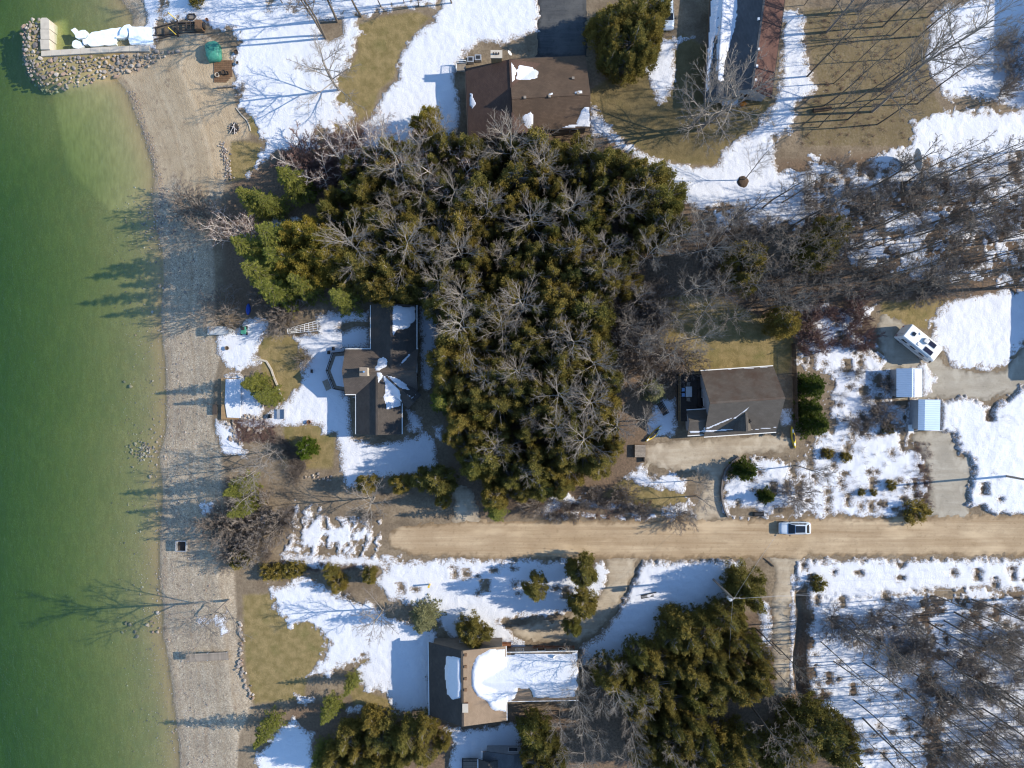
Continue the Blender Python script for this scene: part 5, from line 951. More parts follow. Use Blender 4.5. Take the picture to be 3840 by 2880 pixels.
# ------------------------------------------------------------------ stones and the breakwater
def stone_mesh(seed):
    r = np.random.default_rng(seed); bm = bmesh.new()
    for v in unit(r.normal(size=(17, 3))) * r.uniform(.82, 1.05, (17, 1)) * [1, .8, .62]: bm.verts.new(v * .5)
    res = bmesh.ops.convex_hull(bm, input=bm.verts); bmesh.ops.delete(bm, geom=[g for g in res['geom_interior'] if isinstance(g, bmesh.types.BMVert)], context='VERTS')
    me = bpy.data.meshes.new('stone'); bm.to_mesh(me); bm.free(); me.materials.append(M_STONE[seed % 5]); return me
STONES = [stone_mesh(i) for i in range(15)]
SR = np.random.default_rng(5)
def stone(x, y, z, s, parent=None, name='stone'):
    o = ob(name, STONES[SR.integers(15)], None, parent); l = parent.location if parent else Vector((0, 0, 0))
    o.location = (x - l.x, y - l.y, z - l.z); o.rotation_euler = (SR.uniform(-.3, .3), SR.uniform(-.3, .3), SR.uniform(0, 6.28)); o.scale = (s, s * SR.uniform(.8, 1.2), s * SR.uniform(.7, 1.1)); return o
br = empty('breakwater', G(330, 230), 'rock breakwater around the small harbour with concrete walkway on it', 'breakwater')
l = br.location
def conc(nm, poly, z0, z1):
    return MB().prism([(p[0] - l.x, p[1] - l.y) for p in poly], z0 - l.z, z1 - l.z).build(nm, M_CONC, br, bevel=.03)
V0, V1 = (151, 70), (188, 188)
for k in range(3):      # the wide slabs at the head
    ya, yb = 72 + k * 38.5, 72 + (k + 1) * 38.5 - 1.2
    pol = [(152, ya), (186, ya), (188, yb), (154, yb)] if k else [(152, ya), (158, ya - 5), (176, ya - 5), (186, ya + 3), (187, yb), (153, yb)]
    conc('slab', PW(pol, -.3), -2.5, -.22 + .02 * k)
n = 11
for k in range(n):      # walkway slabs
    a, b = k / n, (k + .985) / n; xa, xb = 155 + 405 * a, 155 + 405 * b; ta, tb = 191 - 19 * min(1, a * 1.3), 191 - 19 * min(1, b * 1.3)
    conc('slab', PW([(xa, ta), (xb, tb), (xb, tb + 20), (xa, ta + 20)], -.4), -2.5, -.34 + .015 * SR.uniform(-1, 1))
cc = [PW([(150, 66), (190, 66), (190, 190), (562, 170), (562, 196), (150, 214)], -.35)]
A1 = PW([(72, 100), (105, 65), (150, 62), (150, 215), (155, 215), (560, 195), (640, 195), (680, 200), (610, 225), (560, 250), (470, 272), (430, 285), (300, 300), (200, 315), (130, 310), (95, 270), (80, 200)], -.7)
cand = []
lo, hi = A1.min(0), A1.max(0)
for t in range(6000):
    x, y = SR.uniform(lo[0], hi[0]), SR.uniform(lo[1], hi[1])
    if inside(A1, x, y) < 0 or inside(cc[0], x, y) > -.1: continue
    s = SR.uniform(.3, .85) if SR.random() < .75 else SR.uniform(.8, 1.15)
    if all((x - a) ** 2 + (y - b) ** 2 > (.40 * (s + q)) ** 2 for a, b, q in cand): cand.append((x, y, s))
cand.sort(key=lambda c: -c[2])
for x, y, s in cand[:300]: stone(x, y, max(zg(x, y), -1.3) + .12 + .08 * SR.random(), s, br)
def joined(name, pts, parent, label=None):
    V = []; F = []; MI = []
    for x, y, z, s in pts:
        me = STONES[SR.integers(15)]; n = len(me.vertices); co = np.zeros(n * 3); me.vertices.foreach_get('co', co); co = co.reshape(-1, 3) * s; a = SR.uniform(0, 6.28)
        co = np.stack([co[:, 0] * math.cos(a) - co[:, 1] * math.sin(a) + x, co[:, 0] * math.sin(a) + co[:, 1] * math.cos(a) + y, co[:, 2] + z], 1); b = len(V)
        V += co.tolist(); F += [tuple(i + b for i in p.vertices) for p in me.polygons]; MI += [int(SR.integers(5))] * len(me.polygons)
    l0 = parent.location if parent else Vector((0, 0, 0)); me = bpy.data.meshes.new(name); me.from_pydata([(x - l0.x, y - l0.y, z - l0.z) for x, y, z in V], [], F)
    for m in M_STONE: me.materials.append(m)
    me.polygons.foreach_set('material_index', MI); o = bpy.data.objects.new(name, me); COL.objects.link(o)
    if parent: o.parent = parent
    o['kind'] = 'stuff'
    if label: o['label'] = label
    return o
small = [(x, y, max(zg(x, y), -1.35) + .08, s) for x, y, s in cand[300:]]
toe = PW([(40, 120), (80, 60), (110, 70), (100, 250), (140, 310), (300, 310), (420, 290), (400, 300), (280, 330), (160, 345), (90, 300), (50, 210)], -1.6)
lo, hi = toe.min(0), toe.max(0)
for t in range(900):
    x, y = SR.uniform(lo[0], hi[0]), SR.uniform(lo[1], hi[1])
    if inside(toe, x, y) > 0: small.append((x, y, zg(x, y) + .05, SR.uniform(.25, .7)))
joined('small_stones', small, br)
# pebbles and cobbles on beach and lake bed
pts = []
for t in range(5200):
    py = SR.uniform(700, 2880); px = 590 + (py > 2500) * (py - 2500) * .2 + SR.normal(40, 110)
    if 300 < px < 900:
        p = G(px, py)
        if inside(beach, p.x, p.y) > 0: pts.append((p.x, p.y, p.z + .02, SR.uniform(.08, .22) * (1.9 if SR.random() < .06 else 1)))
for t in range(90):
    px, py = SR.normal(535, 35), SR.normal(1690, 22); p = G(px, py); pts.append((p.x, p.y, p.z + .06, SR.uniform(.25, .5)))
for t in range(120):
    px, py = SR.normal(600, 45), SR.normal(830, 45); p = G(px, py); pts.append((p.x, p.y, p.z + .05, SR.uniform(.2, .45)))
for t in range(500):
    k = SR.random(); px = 480 + 130 * k ** .8 + SR.normal(8, 9); py = 340 + 420 * k; p = G(px, py); pts.append((p.x, p.y, p.z + .02, SR.uniform(.1, .24)))
joined('beach_stones', pts, None, 'pebbles and cobbles strewn along the shoreline')
# single boulders in the shallows
for px, py, s, lab in ((591, 2298, .8, 'pale boulder at the waterline north of the boulder cluster'), (553, 2346, .85, 'round grey boulder standing in the shallows'), (566, 2330, .6, 'dark boulder beside the round grey one'), (472, 2338, .7, 'submerged dark boulder, north of a pair'), (487, 2342, .8, 'submerged dark boulder, south of a pair'),
        (505, 2370, .6, 'dark sunken boulder farthest from the beach'), (513, 2388, .75, 'dark sunken boulder south of the cluster'), (573, 2370, .6, 'brown boulder near the waterline'), (592, 2370, .6, 'pale boulder touching the beach'), (596, 2355, .45, 'small pale boulder above the beach boulder'), (458, 2372, .5, 'small pale boulder alone in the green shallows'),
        (561, 1789, .75, 'pale flat boulder in the shaded shallows'), (490, 1448, .8, 'dark round boulder on the lake bed'), (465, 1432, .5, 'small tan boulder on the lake bed'), (600, 1072, .7, 'boulder in the spruce shadow at the waterline'), (571, 1170, .6, 'white boulder south of the spruce shadow'), (711, 856, .8, 'grey boulder under the pale bush'), (520, 262, .6, 'dark boulder beside the rock breakwater'), (2367, 2403, .8, 'dark boulder alone on the shaded snow')):
    p = G(px, py); o = stone(p.x, p.y, p.z + .15 * s, s, None, 'boulder'); tag(o, lab, 'boulder')
def stone_row(path, n, s, label, cat='stone wall', jit=.25, name='stone_edging', two=False):
    e = empty(name, G(*path[len(path) // 2]), label, cat); w = [G(*p) for p in path]; L = [0]
    for a, b in zip(w[:-1], w[1:]): L.append(L[-1] + (b - a).length)
    for k in range(n):
        d = L[-1] * (k + .5) / n; i = max(j for j in range(len(L)) if L[j] <= d); i = min(i, len(w) - 2); f = (d - L[i]) / (L[i + 1] - L[i]); p = w[i].lerp(w[i + 1], f)
        for q in range(2 if two else 1):
            x, y = p.x + SR.normal(0, jit), p.y + SR.normal(0, jit * .6); stone(x, y, zg(x, y) + .15 * s[1], SR.uniform(*s), e)
    return e
stone_row([(905, 2330), (900, 2360), (912, 2400), (905, 2440), (900, 2500), (915, 2545), (935, 2590), (945, 2620)], 46, (.35, .85), 'curving row of boulders between lawn and pebble beach', jit=.2)
stone_row([(835, 530), (838, 560), (848, 600), (856, 640), (862, 672)], 60, (.22, .5), 'dry stone wall beside the golden grass strip', jit=.28, two=True)
stone_row([(868, 1575), (880, 1610), (875, 1650), (905, 1660)], 26, (.4, .8), 'boulder retaining wall south of the beach deck', jit=.35)
stone_row([(890, 1570), (930, 1560), (985, 1575), (1000, 1600), (960, 1620), (925, 1600)], 40, (.35, .75), 'ring of boulders around the rusty rock garden', jit=.35)
stone_row([(1150, 1790), (1180, 1780), (1220, 1795), (1250, 1790)], 16, (.3, .6), 'mossy stones beside the shaded brush', jit=.3)
pt = empty('fire_pit', G(879, 481), 'round stone fire pit with driftwood on the sand', 'fire pit')
for k in range(16): a = 2 * math.pi * k / 16; stone(pt.location.x + .75 * math.cos(a), pt.location.y + .75 * math.sin(a), pt.location.z + .12, .34, pt)
MB().prism([(.62 * math.cos(t), .62 * math.sin(t)) for t in [2 * math.pi * i / 16 for i in range(16)]], -.1, .05).build('ash_bed', M_DWOOD, pt)
mb = MB()
for a, q in (((-.6, -.8, .2), (.2, .7, .3)), ((.1, -.9, .2), (0, .5, .35)), ((-.3, .2, .25), (.5, -.4, .3))): mb.tube([a, ((a[0] + q[0]) / 2 + .08, (a[1] + q[1]) / 2, .33), q], [.05, .045, .03], 6)
mb.build('driftwood', M_BIRCH, pt)

# curved pale edging stones
ed = empty('garden_edging', G(1030, 1400), 'thin pale curved stone edging round the spruce bed', 'edging')
pa = [(945, 1352), (975, 1348), (1000, 1355), (1018, 1385), (1030, 1420), (1045, 1455), (1056, 1490)]; W = [G(*p) for p in pa]
for a, b in zip(W[:-1], W[1:]):
    for k in range(4):
        p, q = a.lerp(b, k / 4), a.lerp(b, (k + .94) / 4); MB().bar(p - ed.location + Vector((0, 0, .08)), q - ed.location + Vector((0, 0, .08)), .26, .2).build('stone', M_CONC, ed)
ed2 = empty('garden_edging', G(920, 450), 'thin pale edging line between sand and grass by the fire pit', 'edging')
pa = [(886, 405), (905, 430), (925, 450), (937, 475), (940, 492)]; W = [G(*p) for p in pa]
for a, b in zip(W[:-1], W[1:]): MB().bar(a - ed2.location + Vector((0, 0, .05)), b - ed2.location + Vector((0, 0, .05)), .14, .14).build('stone', M_CONC, ed2)

# ice in the harbour
def ice(poly, z, th, label):
    pw = PW(poly, z); r = []
    for i in range(len(pw)):
        a, b = pw[i], pw[(i + 1) % len(pw)]; n = max(2, int(np.hypot(*(b - a)) / .5))
        for k in range(n): q = a + (b - a) * k / n; r.append(q + SR.normal(0, .09, 2))
    tag(MB().prism(r, z - .4, z + th).build('ice', M_ICE), label, kind='stuff')
ice([(318, 148), (345, 122), (400, 112), (455, 105), (478, 110), (470, 145), (440, 150), (430, 168), (330, 172), (310, 160)], WATER_Z, .18, 'thin grey ice shelf against the harbour wall')
ice([(315, 150), (360, 142), (432, 145), (440, 172), (345, 178), (320, 170)], WATER_Z + .2, .35, 'thick white snow covered ice along the harbour wall')
ice([(266, 118), (285, 110), (300, 120), (325, 115), (335, 130), (320, 145), (290, 148), (285, 133)], WATER_Z, .3, 'broken white ice block drifting in the harbour'); ice([(278, 165), (292, 150), (318, 175), (300, 186), (277, 180)], WATER_Z, .32, 'tilted ice slab by the concrete walkway')
ice([(440, 145), (470, 100), (490, 95), (497, 112), (480, 145), (450, 150)], WATER_Z + .1, .4, 'white ice heap at the harbour corner'); ice([(490, 110), (520, 105), (578, 110), (580, 172), (490, 172)], -1.1, .5, 'snow bank at the head of the harbour')

# marine railway and winch
mr = empty('marine_railway', G(680, 115), 'dark timber boat railway with winch box running into the harbour', 'boat ramp'); l = mr.location
def gp(px, py, dz): p = G(px, py); return (p.x - l.x, p.y - l.y, p.z - l.z + dz)
for a, b in (((575, 108), (668, 84)), ((575, 134), (770, 122)), ((580, 150), (660, 132)), ((668, 90), (770, 86))): MB().bar(gp(*a, .2), gp(*b, .2), .12, .16).build('rail', M_DWOOD, mr)
for x in (587, 617, 655, 668): MB().bar(gp(x, 104, .16), gp(x + 2, 136, .16), .14, .1).build('tie', M_DWOOD, mr)
for x0, y0, x1, y1 in ((670, 92, 740, 90), (670, 122, 740, 118), (670, 92, 670, 122), (740, 90, 740, 118), (705, 91, 705, 120), (722, 91, 722, 119), (688, 100, 740, 100)): MB().bar(gp(x0, y0, .55), gp(x1, y1, .55), .13, .16).build('cradle_beam', M_DWOOD, mr)
q = gp(754, 104, .5); MB().box(q, (1.0, 1.3, 1.0)).build('winch_box', M_BWOOD, mr); MB().box((q[0] + .55, q[1], q[2]), (.3, .7, .8)).build('winch_motor', M_BLACK, mr)
for a, b, lab in (((646, 64), (668, 80), 'thin yellow pole standing north of the boat railway'), ((646, 119), (668, 137), 'thin yellow pole standing south of the boat railway')):
    e = empty('guide_pole', G(*b), lab, 'pole'); p = G(*a); d = p - e.location; MB().tube([(0, 0, .3), (d.x, d.y, 1.2)], .06, 8).build('pole', M_YELLOW, e); MB().tube([(0, 0, -.2), (0, 0, .5)], .09, 8).build('base', M_BLACK, e)
sd = empty('covered_sled', G(720, 66), 'dark ring shaped sled frame on the snow above the boat railway', 'sled'); MB().tube([(-.5, -.3, .2), (.3, -.4, .2), (.7, 0, .3), (.4, .45, .2), (-.4, .4, .2), (-.6, 0, .2), (-.5, -.3, .2)], .1, 6).build('frame', M_DWOOD, sd); MB().box((0, 0, .15), (.8, .5, .1)).build('floor', M_WOOD, sd)
tp = empty('covered_load', G(805, 200), 'green tarpaulin tied over a load on the sand', 'tarp')
R = []
for z, s in ((-.1, 1.02), (.5, 1.0), (.95, .95), (1.2, .75), (1.28, .35)): R.append([((1.05 + .06 * SR.normal()) * s * (1 if abs(math.cos(t)) > .5 else .92) * (abs(math.cos(t)) ** .5 * np.sign(math.cos(t))), (1.4 + .06 * SR.normal()) * s * (abs(math.sin(t)) ** .5 * np.sign(math.sin(t))), z + .05 * SR.normal()) for t in [2 * math.pi * i / 24 + .01 for i in range(24)]])
MB().loft(R).build('tarp', M_GREENT, tp, smooth=True); MB().tube([(-1.1, -.4, .4), (0, -.4, 1.32), (1.1, -.4, .4)], .02, 5).tube([(-1.1, .5, .4), (0, .5, 1.32), (1.1, .5, .4)], .02, 5).build('rope', M_WOOD, tp); tp.rotation_euler[2] = .1
pv = empty('paver_patio', G(838, 265), 'small brown paver patio below the green tarp', 'patio'); me = None
for i in range(10):
    for j in range(12):
        if i + j > 17: continue
        q = MB().box((0, 0, 0), (.255, .255, .08)).build('paver', M_BRICK if 0 else M_BWOOD, pv) if me is None else ob('paver', me, None, pv); me = q.data; p0 = P(806, 230); x, y = p0.x + .27 * i, p0.y - .27 * j; q.location = (x - pv.location.x, y - pv.location.y, zg(x, y) - pv.location.z + .05)
for px, py, r, lab, m in ((818, 285, .3, 'round pale pot on the paver patio', M_CONC), (842, 275, .3, 'dark round planter on the paver patio', M_DWOOD), (855, 278, .22, 'small dark planter at the patio edge', M_BLACK), (889, 200, .3, 'half barrel planter in the snow by the tarp', M_DWOOD), (893, 240, .25, 'grey pot in the snow by the patio', M_METAL), (780, 78, .2, 'small red brown pot in the snow above the railway', M_BRICK), (1161, 1582, .28, 'terracotta pot beside the brown lawn', M_BRICK), (855, 1306 , .3, 'grey stump on the snow by the covered boat', M_WOOD)):
    e = empty('planter', G(px, py), lab, 'planter'); MB().loft([[(r * s * math.cos(t), r * s * math.sin(t), z) for t in [2 * math.pi * i / 14 for i in range(14)]] for s, z in ((.7, 0), (1, .45), (1.08, .5), (.9, .5), (.85, .38))]).build('pot', m, e, smooth=False); MB().prism([(r * .8 * math.cos(t), r * .8 * math.sin(t)) for t in [2 * math.pi * i / 12 for i in range(12)]], .2, .4).build('soil', M_EARTH, e)
lg = empty('log_row', G(850, 327), 'row of short upright logs edging the sand', 'logs')
for k in range(16): p = G(818 + k * 4.4, 331 - k * .35); MB().tube([(p.x - l.x * 0 - lg.location.x, p.y - lg.location.y, -.1), (p.x - lg.location.x, p.y - lg.location.y, .45 + .1 * SR.random())], .11, 8).build('log', M_WOOD, lg)
basepx('shrub', 915, 335, 1.2, 'small dry bush beside the row of logs', cat='shrub'); basepx('small', 742, 10, 2.0, 'dark bush at the top edge above the railway', cat='shrub')

# ------------------------------------------------------------------ boats and beach things
def hull(th, nm, mat, L, Wd, z0, z1, over=False, both=False):
    R = []; n = 13
    for i in range(n):
        t = i / (n - 1); w = Wd / 2 * ((math.sin(math.pi * t) ** .6 + .02) if both else (1 - max(0, (t - .45) / .55) ** 2.2 + .02)); x = -L / 2 + L * t; k = z1 - .12 * L * 0 - (z1 - z0) * (.25 * t * t if not both else .3 * (2 * t - 1) ** 2)
        R.append([(x, w * math.cos(a), z0 + (k - z0) * max(0, math.sin(a)) ** .7) for a in [math.pi * j / 10 for j in range(11)]])
    return MB().loft(R).build(nm, mat, th, smooth=True)
bt = empty('overturned_boat', G(836, 1240), 'grey overturned rowing boat on the pebbles', 'boat')
hull(bt, 'hull', M_GREYT, 3.7, 1.35, .35, .95); MB().box((-1.86, 0, .6), (.05, 1.3, .55)).build('transom', M_GREYT, bt); MB().bar((-1.8, 0, .97), (1.2, 0, .84), .05).build('keel', M_METAL, bt)
for x in (-1.0, .9):
    for y in (-.45, .45): MB().box((x, y, .15), (.12, .12, .5)).build('trestle', M_WOOD, bt)
mw = empty('lawn_tractor', G(918, 1240), 'green garden tractor cover parked by the overturned boat', 'tractor')
MB().box((0, 0, .5), (.75, 1.1, .5)).build('body', M_GREENT, mw, bevel=.12); MB().box((0, .25, .85), (.5, .45, .35)).build('seat', M_BLACK, mw, bevel=.06)
for x in (-.4, .4):
    for y in (-.45, .45): MB().tube([(x - .08, y, .25), (x + .08, y, .25)], .24, 12).build('wheel', M_TYRE, mw)
bb = empty('plastic_boat', G(932, 1160), 'bright blue upturned kiddie boat in the brush shade', 'boat'); hull(bb, 'hull', M_BLUE, 1.7, .7, 0, .45, both=True); bb.rotation_euler[2] = 1.5; MB().bar((-.7, 0, .46), (.7, 0, .46), .05).build('keel', M_BLUE, bb)
dk = empty('dock_section', G(780, 2465), 'weathered grey dock section stored on the pebble beach', 'dock'); a, b = P(698, 2467, .3), P(860, 2458, .3); u = Vector((b.x - a.x, b.y - a.y)).normalized(); L = math.hypot(b.x - a.x, b.y - a.y); zz = dk.location.z + .75
planks(dk, 'plank', M_WOOD, (a.x + u.y * .6, a.y - u.x * .6), (u.x, u.y), (-u.y, u.x), L, 1.15, zz, .16, .02)
for s in (-.48, .48): MB().bar((a.x - u.y * s - dk.location.x, a.y + u.x * s - dk.location.y, zz - .12 - dk.location.z), (b.x - u.y * s - dk.location.x, b.y + u.x * s - dk.location.y, zz - .12 - dk.location.z), .08, .18).build('stringer', M_WOOD, dk)
for t in (.05, .5, .95):
    for s in (-.5, .5): x, y = a.x + u.x * L * t - u.y * s, a.y + u.y * L * t + u.x * s; MB().box((x - dk.location.x, y - dk.location.y, .25), (.1, .1, 1.1)).build('leg', M_METAL, dk)
gb = empty('beach_box', G(686, 2045), 'grey open topped box frame on the pebbles', 'box')
for c, d in (((0, .75, .4), (1.5, .08, .8)), ((0, -.75, .4), (1.5, .08, .8)), ((-.75, 0, .4), (.08, 1.5, .8)), ((.75, 0, .4), (.08, 1.5, .8))): MB().box(c, d).build('side', M_METAL, gb)
MB().box((0, 0, .1), (1.4, 1.4, .05)).build('floor', M_DWOOD, gb)
# beach deck
bd = empty('beach_deck', G(880, 1490), 'low brown wooden deck under snow beside the spruces', 'deck'); p0 = P(830, 1573, .3)
planks(bd, 'plank', M_TWOOD, (p0.x, p0.y), (1, 0), (0, 1), 2.6, 6.0, .35, .16); MB().box((p0.x + 1.3 - bd.location.x, p0.y + 3 - bd.location.y, .1), (2.5, 5.9, .4)).build('frame', M_BWOOD, bd)
tag(MB().prism([(p0.x + .9, p0.y + .3), (p0.x + 2.9, p0.y + .2), (p0.x + 2.9, p0.y + 5.9), (p0.x + .7, p0.y + 5.9), (p0.x + .55, p0.y + 2.5)], .38, .50).build('deck_snow', M_SNOW, bevel=.04), 'snow slab on the brown beach deck', kind='stuff')
bn = empty('beach_bench', G(810, 1535), 'dark slatted bench at the edge of the beach deck', 'bench')
for k in range(4): MB().box((-.25 + k * .17, 0, .45), (.14, 1.5, .05)).build('slat', M_DWOOD, bn)
for x in (-.2, .2):
    for y in (-.6, .6): MB().box((x, y, .2), (.08, .08, .5)).build('leg', M_DWOOD, bn)
# trellis
tl = empty('garden_trellis', G(1135, 1226), 'white wooden trellis frame lying level beside the brush', 'trellis'); l = tl.location
c4 = [P(1078, 1233, 1.2), P(1189, 1203, 1.2), P(1191, 1240, 1.2), P(1079, 1250, 1.2)]
for i in range(5): a, b = c4[0].lerp(c4[3], i / 4 if i < 5 else 1), c4[1].lerp(c4[2], i / 4); MB().bar((a.x - l.x, a.y - l.y, 1.2), (b.x - l.x, b.y - l.y, 1.2), .07).build('slat', M_WHITE, tl)
for i in range(8): a, b = c4[0].lerp(c4[1], i / 7), c4[3].lerp(c4[2], i / 7); MB().bar((a.x - l.x, a.y - l.y, 1.27), (b.x - l.x, b.y - l.y, 1.27), .06).build('slat', M_WHITE, tl)
for c in c4: MB().box((c.x - l.x, c.y - l.y, .55), (.1, .1, 1.2)).build('post', M_WHITE, tl)
# loungers and lawn things by house C
for px, py, lab, s in ((1057, 1552, 'grey square lounger on the snow by the lawn', 1.4), (1015, 1560, 'narrow dark bench end on the snow by the lawn', .6), (1171, 1392, 'small black lawn seat on the shaded snow', .35), (1235, 1322, 'round dark stool north of the octagonal deck', .5), (1252, 1308, 'second dark stool north of the octagonal deck', .45)):
    e = empty('garden_chair', G(px, py), lab, 'seat'); MB().box((0, 0, .38), (s * .9, max(.5, s), .07)).build('seat', M_DWOOD if s < 1 else M_METAL, e, bevel=.03); MB().box((s * .42, 0, .6), (.06, max(.5, s), .5)).build('backrest', M_DWOOD if s < 1 else M_METAL, e)
    for x in (-.35, .35):
        for y in (-.4, .4): MB().box((x * s, y * max(.5, s), .18), (.06, .06, .36)).build('leg', M_DWOOD, e)
# ------------------------------------------------------------------ vehicles
def rrect(x, w, zb, zt, r=.12, top=.9):
    return [(x, -w, zb + r), (x, -w + r * .6, zb), (x, w - r * .6, zb), (x, w, zb + r), (x, w, zb + (zt - zb) * .6), (x, w * top, zt), (x, w * .45, zt + .02), (x, -w * .45, zt + .02), (x, -w * top, zt), (x, -w, zb + (zt - zb) * .6)]
def car(loc, rz, label, paint, glassroof=True):
    c = empty('parked_car', loc, label, 'car', rz=rz)
    MB().loft([rrect(*k) for k in ((-2.28, .55, .35, .62), (-2.2, .74, .25, .78), (-1.9, .86, .22, .88), (-1.0, .91, .2, .98), (0, .92, .2, 1.02), (1.2, .92, .2, 1.02), (1.9, .88, .24, 1.0), (2.2, .80, .3, .95), (2.28, .68, .4, .85))]).build('body', paint, c, smooth=True)
    def gh(x, w, z): return [(x, -w, z), (x, w, z)]
    belt, roof = 1.0, 1.52
    MB().loft([[(-1.05, -.80, belt), (-1.05, .80, belt), (2.0, .76, belt), (2.0, -.76, belt)], [(-.25, -.62, roof), (-.25, .62, roof), (1.35, .60, roof), (1.35, -.60, roof)]]).build('cabin', paint, c, bevel=.05)
    k = .015
    def pane(nm, pts, m=M_GLASS): MB().add(pts + [(x, y, z - .03) for x, y, z in pts], [(0, 1, 2, 3), (7, 6, 5, 4), (0, 4, 5, 1), (1, 5, 6, 2), (2, 6, 7, 3), (3, 7, 4, 0)]).build(nm, m, c)
    pane('windshield', [(-1.06, -.72, belt + .05), (-1.06, .72, belt + .05), (-.30, .56, roof + .01), (-.30, -.56, roof + .01)])
    if glassroof: pane('roof_glass', [(-.2, -.5, roof + .03), (-.2, .5, roof + .03), (1.2, .48, roof + .03), (1.2, -.48, roof + .03)])
    pane('rear_window', [(1.42, -.54, roof - .02), (1.42, .54, roof - .02), (1.98, .66, belt + .08), (1.98, -.66, belt + .08)])
    for s in (-1, 1):
        for x0, x1, x2, x3 in ((-.85, .35, .35, -.22), (.45, 1.6, 1.2, .45)): pane('side_window', [(x0, s * .80, belt + .06), (x1, s * .80, belt + .06), (x2, s * .64, roof - .06), (x3, s * .64, roof - .06)])
        MB().box((-.85, s * 1.0, 1.05), (.14, .2, .13)).build('mirror', M_BLACK, c, bevel=.03)
        MB().box((-2.1, s * .62, .68), (.28, .3, .12)).build('headlight', M_LAMP, c, bevel=.03); MB().box((2.2, s * .62, .82), (.15, .32, .16)).build('taillight', M_RED, c, bevel=.03)
        MB().box((.1, s * .70, 1.54), (1.9, .04, .04)).build('roof_rail', M_METAL, c)
        for x in (-1.4, 1.4):
            w = MB().tube([(x, s * .70, .33), (x, s * .93, .33)], .33, 18).build('wheel', M_TYRE, c); MB().tube([(x, s * .92, .33), (x, s * .945, .33)], .21, 14).build('rim', M_METAL, w)
    return c
p = G(2973, 1977); car(p + Vector((0, 0, .06)), 0.0, 'white crossover car parked on the dirt road', M_CARW)
p = G(2500, 62); car(p + Vector((0, 0, .03)), math.pi / 2 + .05, 'pale car half hidden under the cedar clump at the top', M_CARW, False)
def camper():
    c = empty('motorhome', P(3421, 1290), 'white motorhome with roof solar panels on the gravel yard', 'motorhome', rz=-math.radians(38.5)); c.location.z = .05
    h = 2.95
    MB().loft([[(x, -1.12 * w, zb), (x, 1.12 * w, zb), (x, 1.12 * w, zt - .12), (x, 1.0 * w, zt), (x, -1.0 * w, zt), (x, -1.12 * w, zt - .12)] for x, w, zb, zt in ((-2.95, .97, .5, h - .1), (-2.85, 1, .45, h), (2.2, 1, .45, h), (2.75, .98, .45, h - .25), (3.0, .9, .5, 2.2), (3.15, .85, .5, 1.4))]).build('body', M_WHITE, c)
    MB().box((0, -1.14, 1.25), (5.2, .03, .25)).build('stripe', M_GREYT, c); MB().box((0, 1.14, 1.25), (5.2, .03, .25)).build('stripe', M_GREYT, c)
    for x, y in ((.95, .55), (1.2, -.55)): pn = MB().box((x, y, h + .06), (1.35, .62, .05)).build('solar_panel', M_SOLAR, c); MB().box((x, y, h + .02), (1.42, .68, .05)).build('panel_frame', M_METAL, pn)
    MB().box((.05, .35, h + .17), (.75, .65, .3)).build('air_conditioner', M_METAL, c, bevel=.08); MB().box((-1.9, .1, h + .08), (.5, .5, .14)).build('roof_hatch', M_GLASS, c, bevel=.03); MB().box((-1.2, .7, h + .05), (.25, .25, .1)).build('roof_vent', M_WHITE, c); MB().box((-.5, -.6, h + .06), (.35, .35, .1)).build('roof_vent', M_WHITE, c)
    MB().box((-.2, -1.22, 2.6), (4.2, .16, .2)).build('awning', M_METAL, c); MB().tube([(-2.97, -.9, .6), (-2.97, -.9, 2.9)], .03, 6).tube([(-2.97, -.6, .6), (-2.97, -.6, 2.9)], .03, 6).build('ladder', M_METAL, c)
    MB().add([(2.78, -.95, 2.55), (2.78, .95, 2.55), (3.03, .85, 2.0), (3.03, -.85, 2.0)], [(0, 1, 2, 3)]).build('windshield', M_GLASS, c)
    for s in (-1, 1):
        for x in (-1.9, -.4, 1.2): w = MB().box((x, s * 1.135, 1.9), (.9, .04, .55)).build('window', M_GLASS, c)
        MB().box((2.8, s * 1.2, 1.9), (.12, .3, .3)).build('mirror', M_BLACK, c)
        for x in (-1.7, 2.0): w = MB().tube([(x, s * .85, .4), (x, s * 1.12, .4)], .4, 16).build('wheel', M_TYRE, c); MB().tube([(x, s * 1.11, .4), (x, s * 1.14, .4)], .24, 12).build('rim', M_METAL, w)
    for y in (-.8, .8): MB().box((3.12, y, .95), (.12, .3, .2)).build('headlight', M_LAMP, c); MB().box((-2.97, y, .9), (.06, .2, .3)).build('taillight', M_RED, c)
camper()
def kayak(px, py, L, Wd, rz, label, z=.1):
    e = empty('kayak', G(px, py) + Vector((0, 0, z)), label, 'kayak', rz=rz); hull(e, 'hull', M_YELLOW, L, Wd, 0, .36, both=True); MB().loft([[(.55 * math.cos(t) * s, .17 * math.sin(t) * s, zz) for t in [2 * math.pi * i / 14 for i in range(14)]] for s, zz in ((1.1, .32), (1.15, .40), (.95, .40))]).build('cockpit_rim', M_BLACK, e)
    MB().box((.95, 0, .345), (.5, .22, .05)).build('hatch', M_WHITE, e, bevel=.015); MB().box((-1.0, 0, .345), (.4, .2, .05)).build('hatch', M_WHITE, e, bevel=.015); return e
kayak(2447, 1632, 2.9, .62, math.radians(40), 'yellow kayak on the dark melted patch, nearer the driveway'); kayak(2456, 1620, 2.7, .55, math.radians(43), 'yellow kayak behind the other beside the snow patch')
kayak(2973, 1640, 3.3, .62, math.radians(98), 'yellow kayak standing along the dark fence')
bw = empty('garden_bench', G(2482, 1532), 'dark timber bench in the snow west of the side deck', 'bench', rz=-1.05)
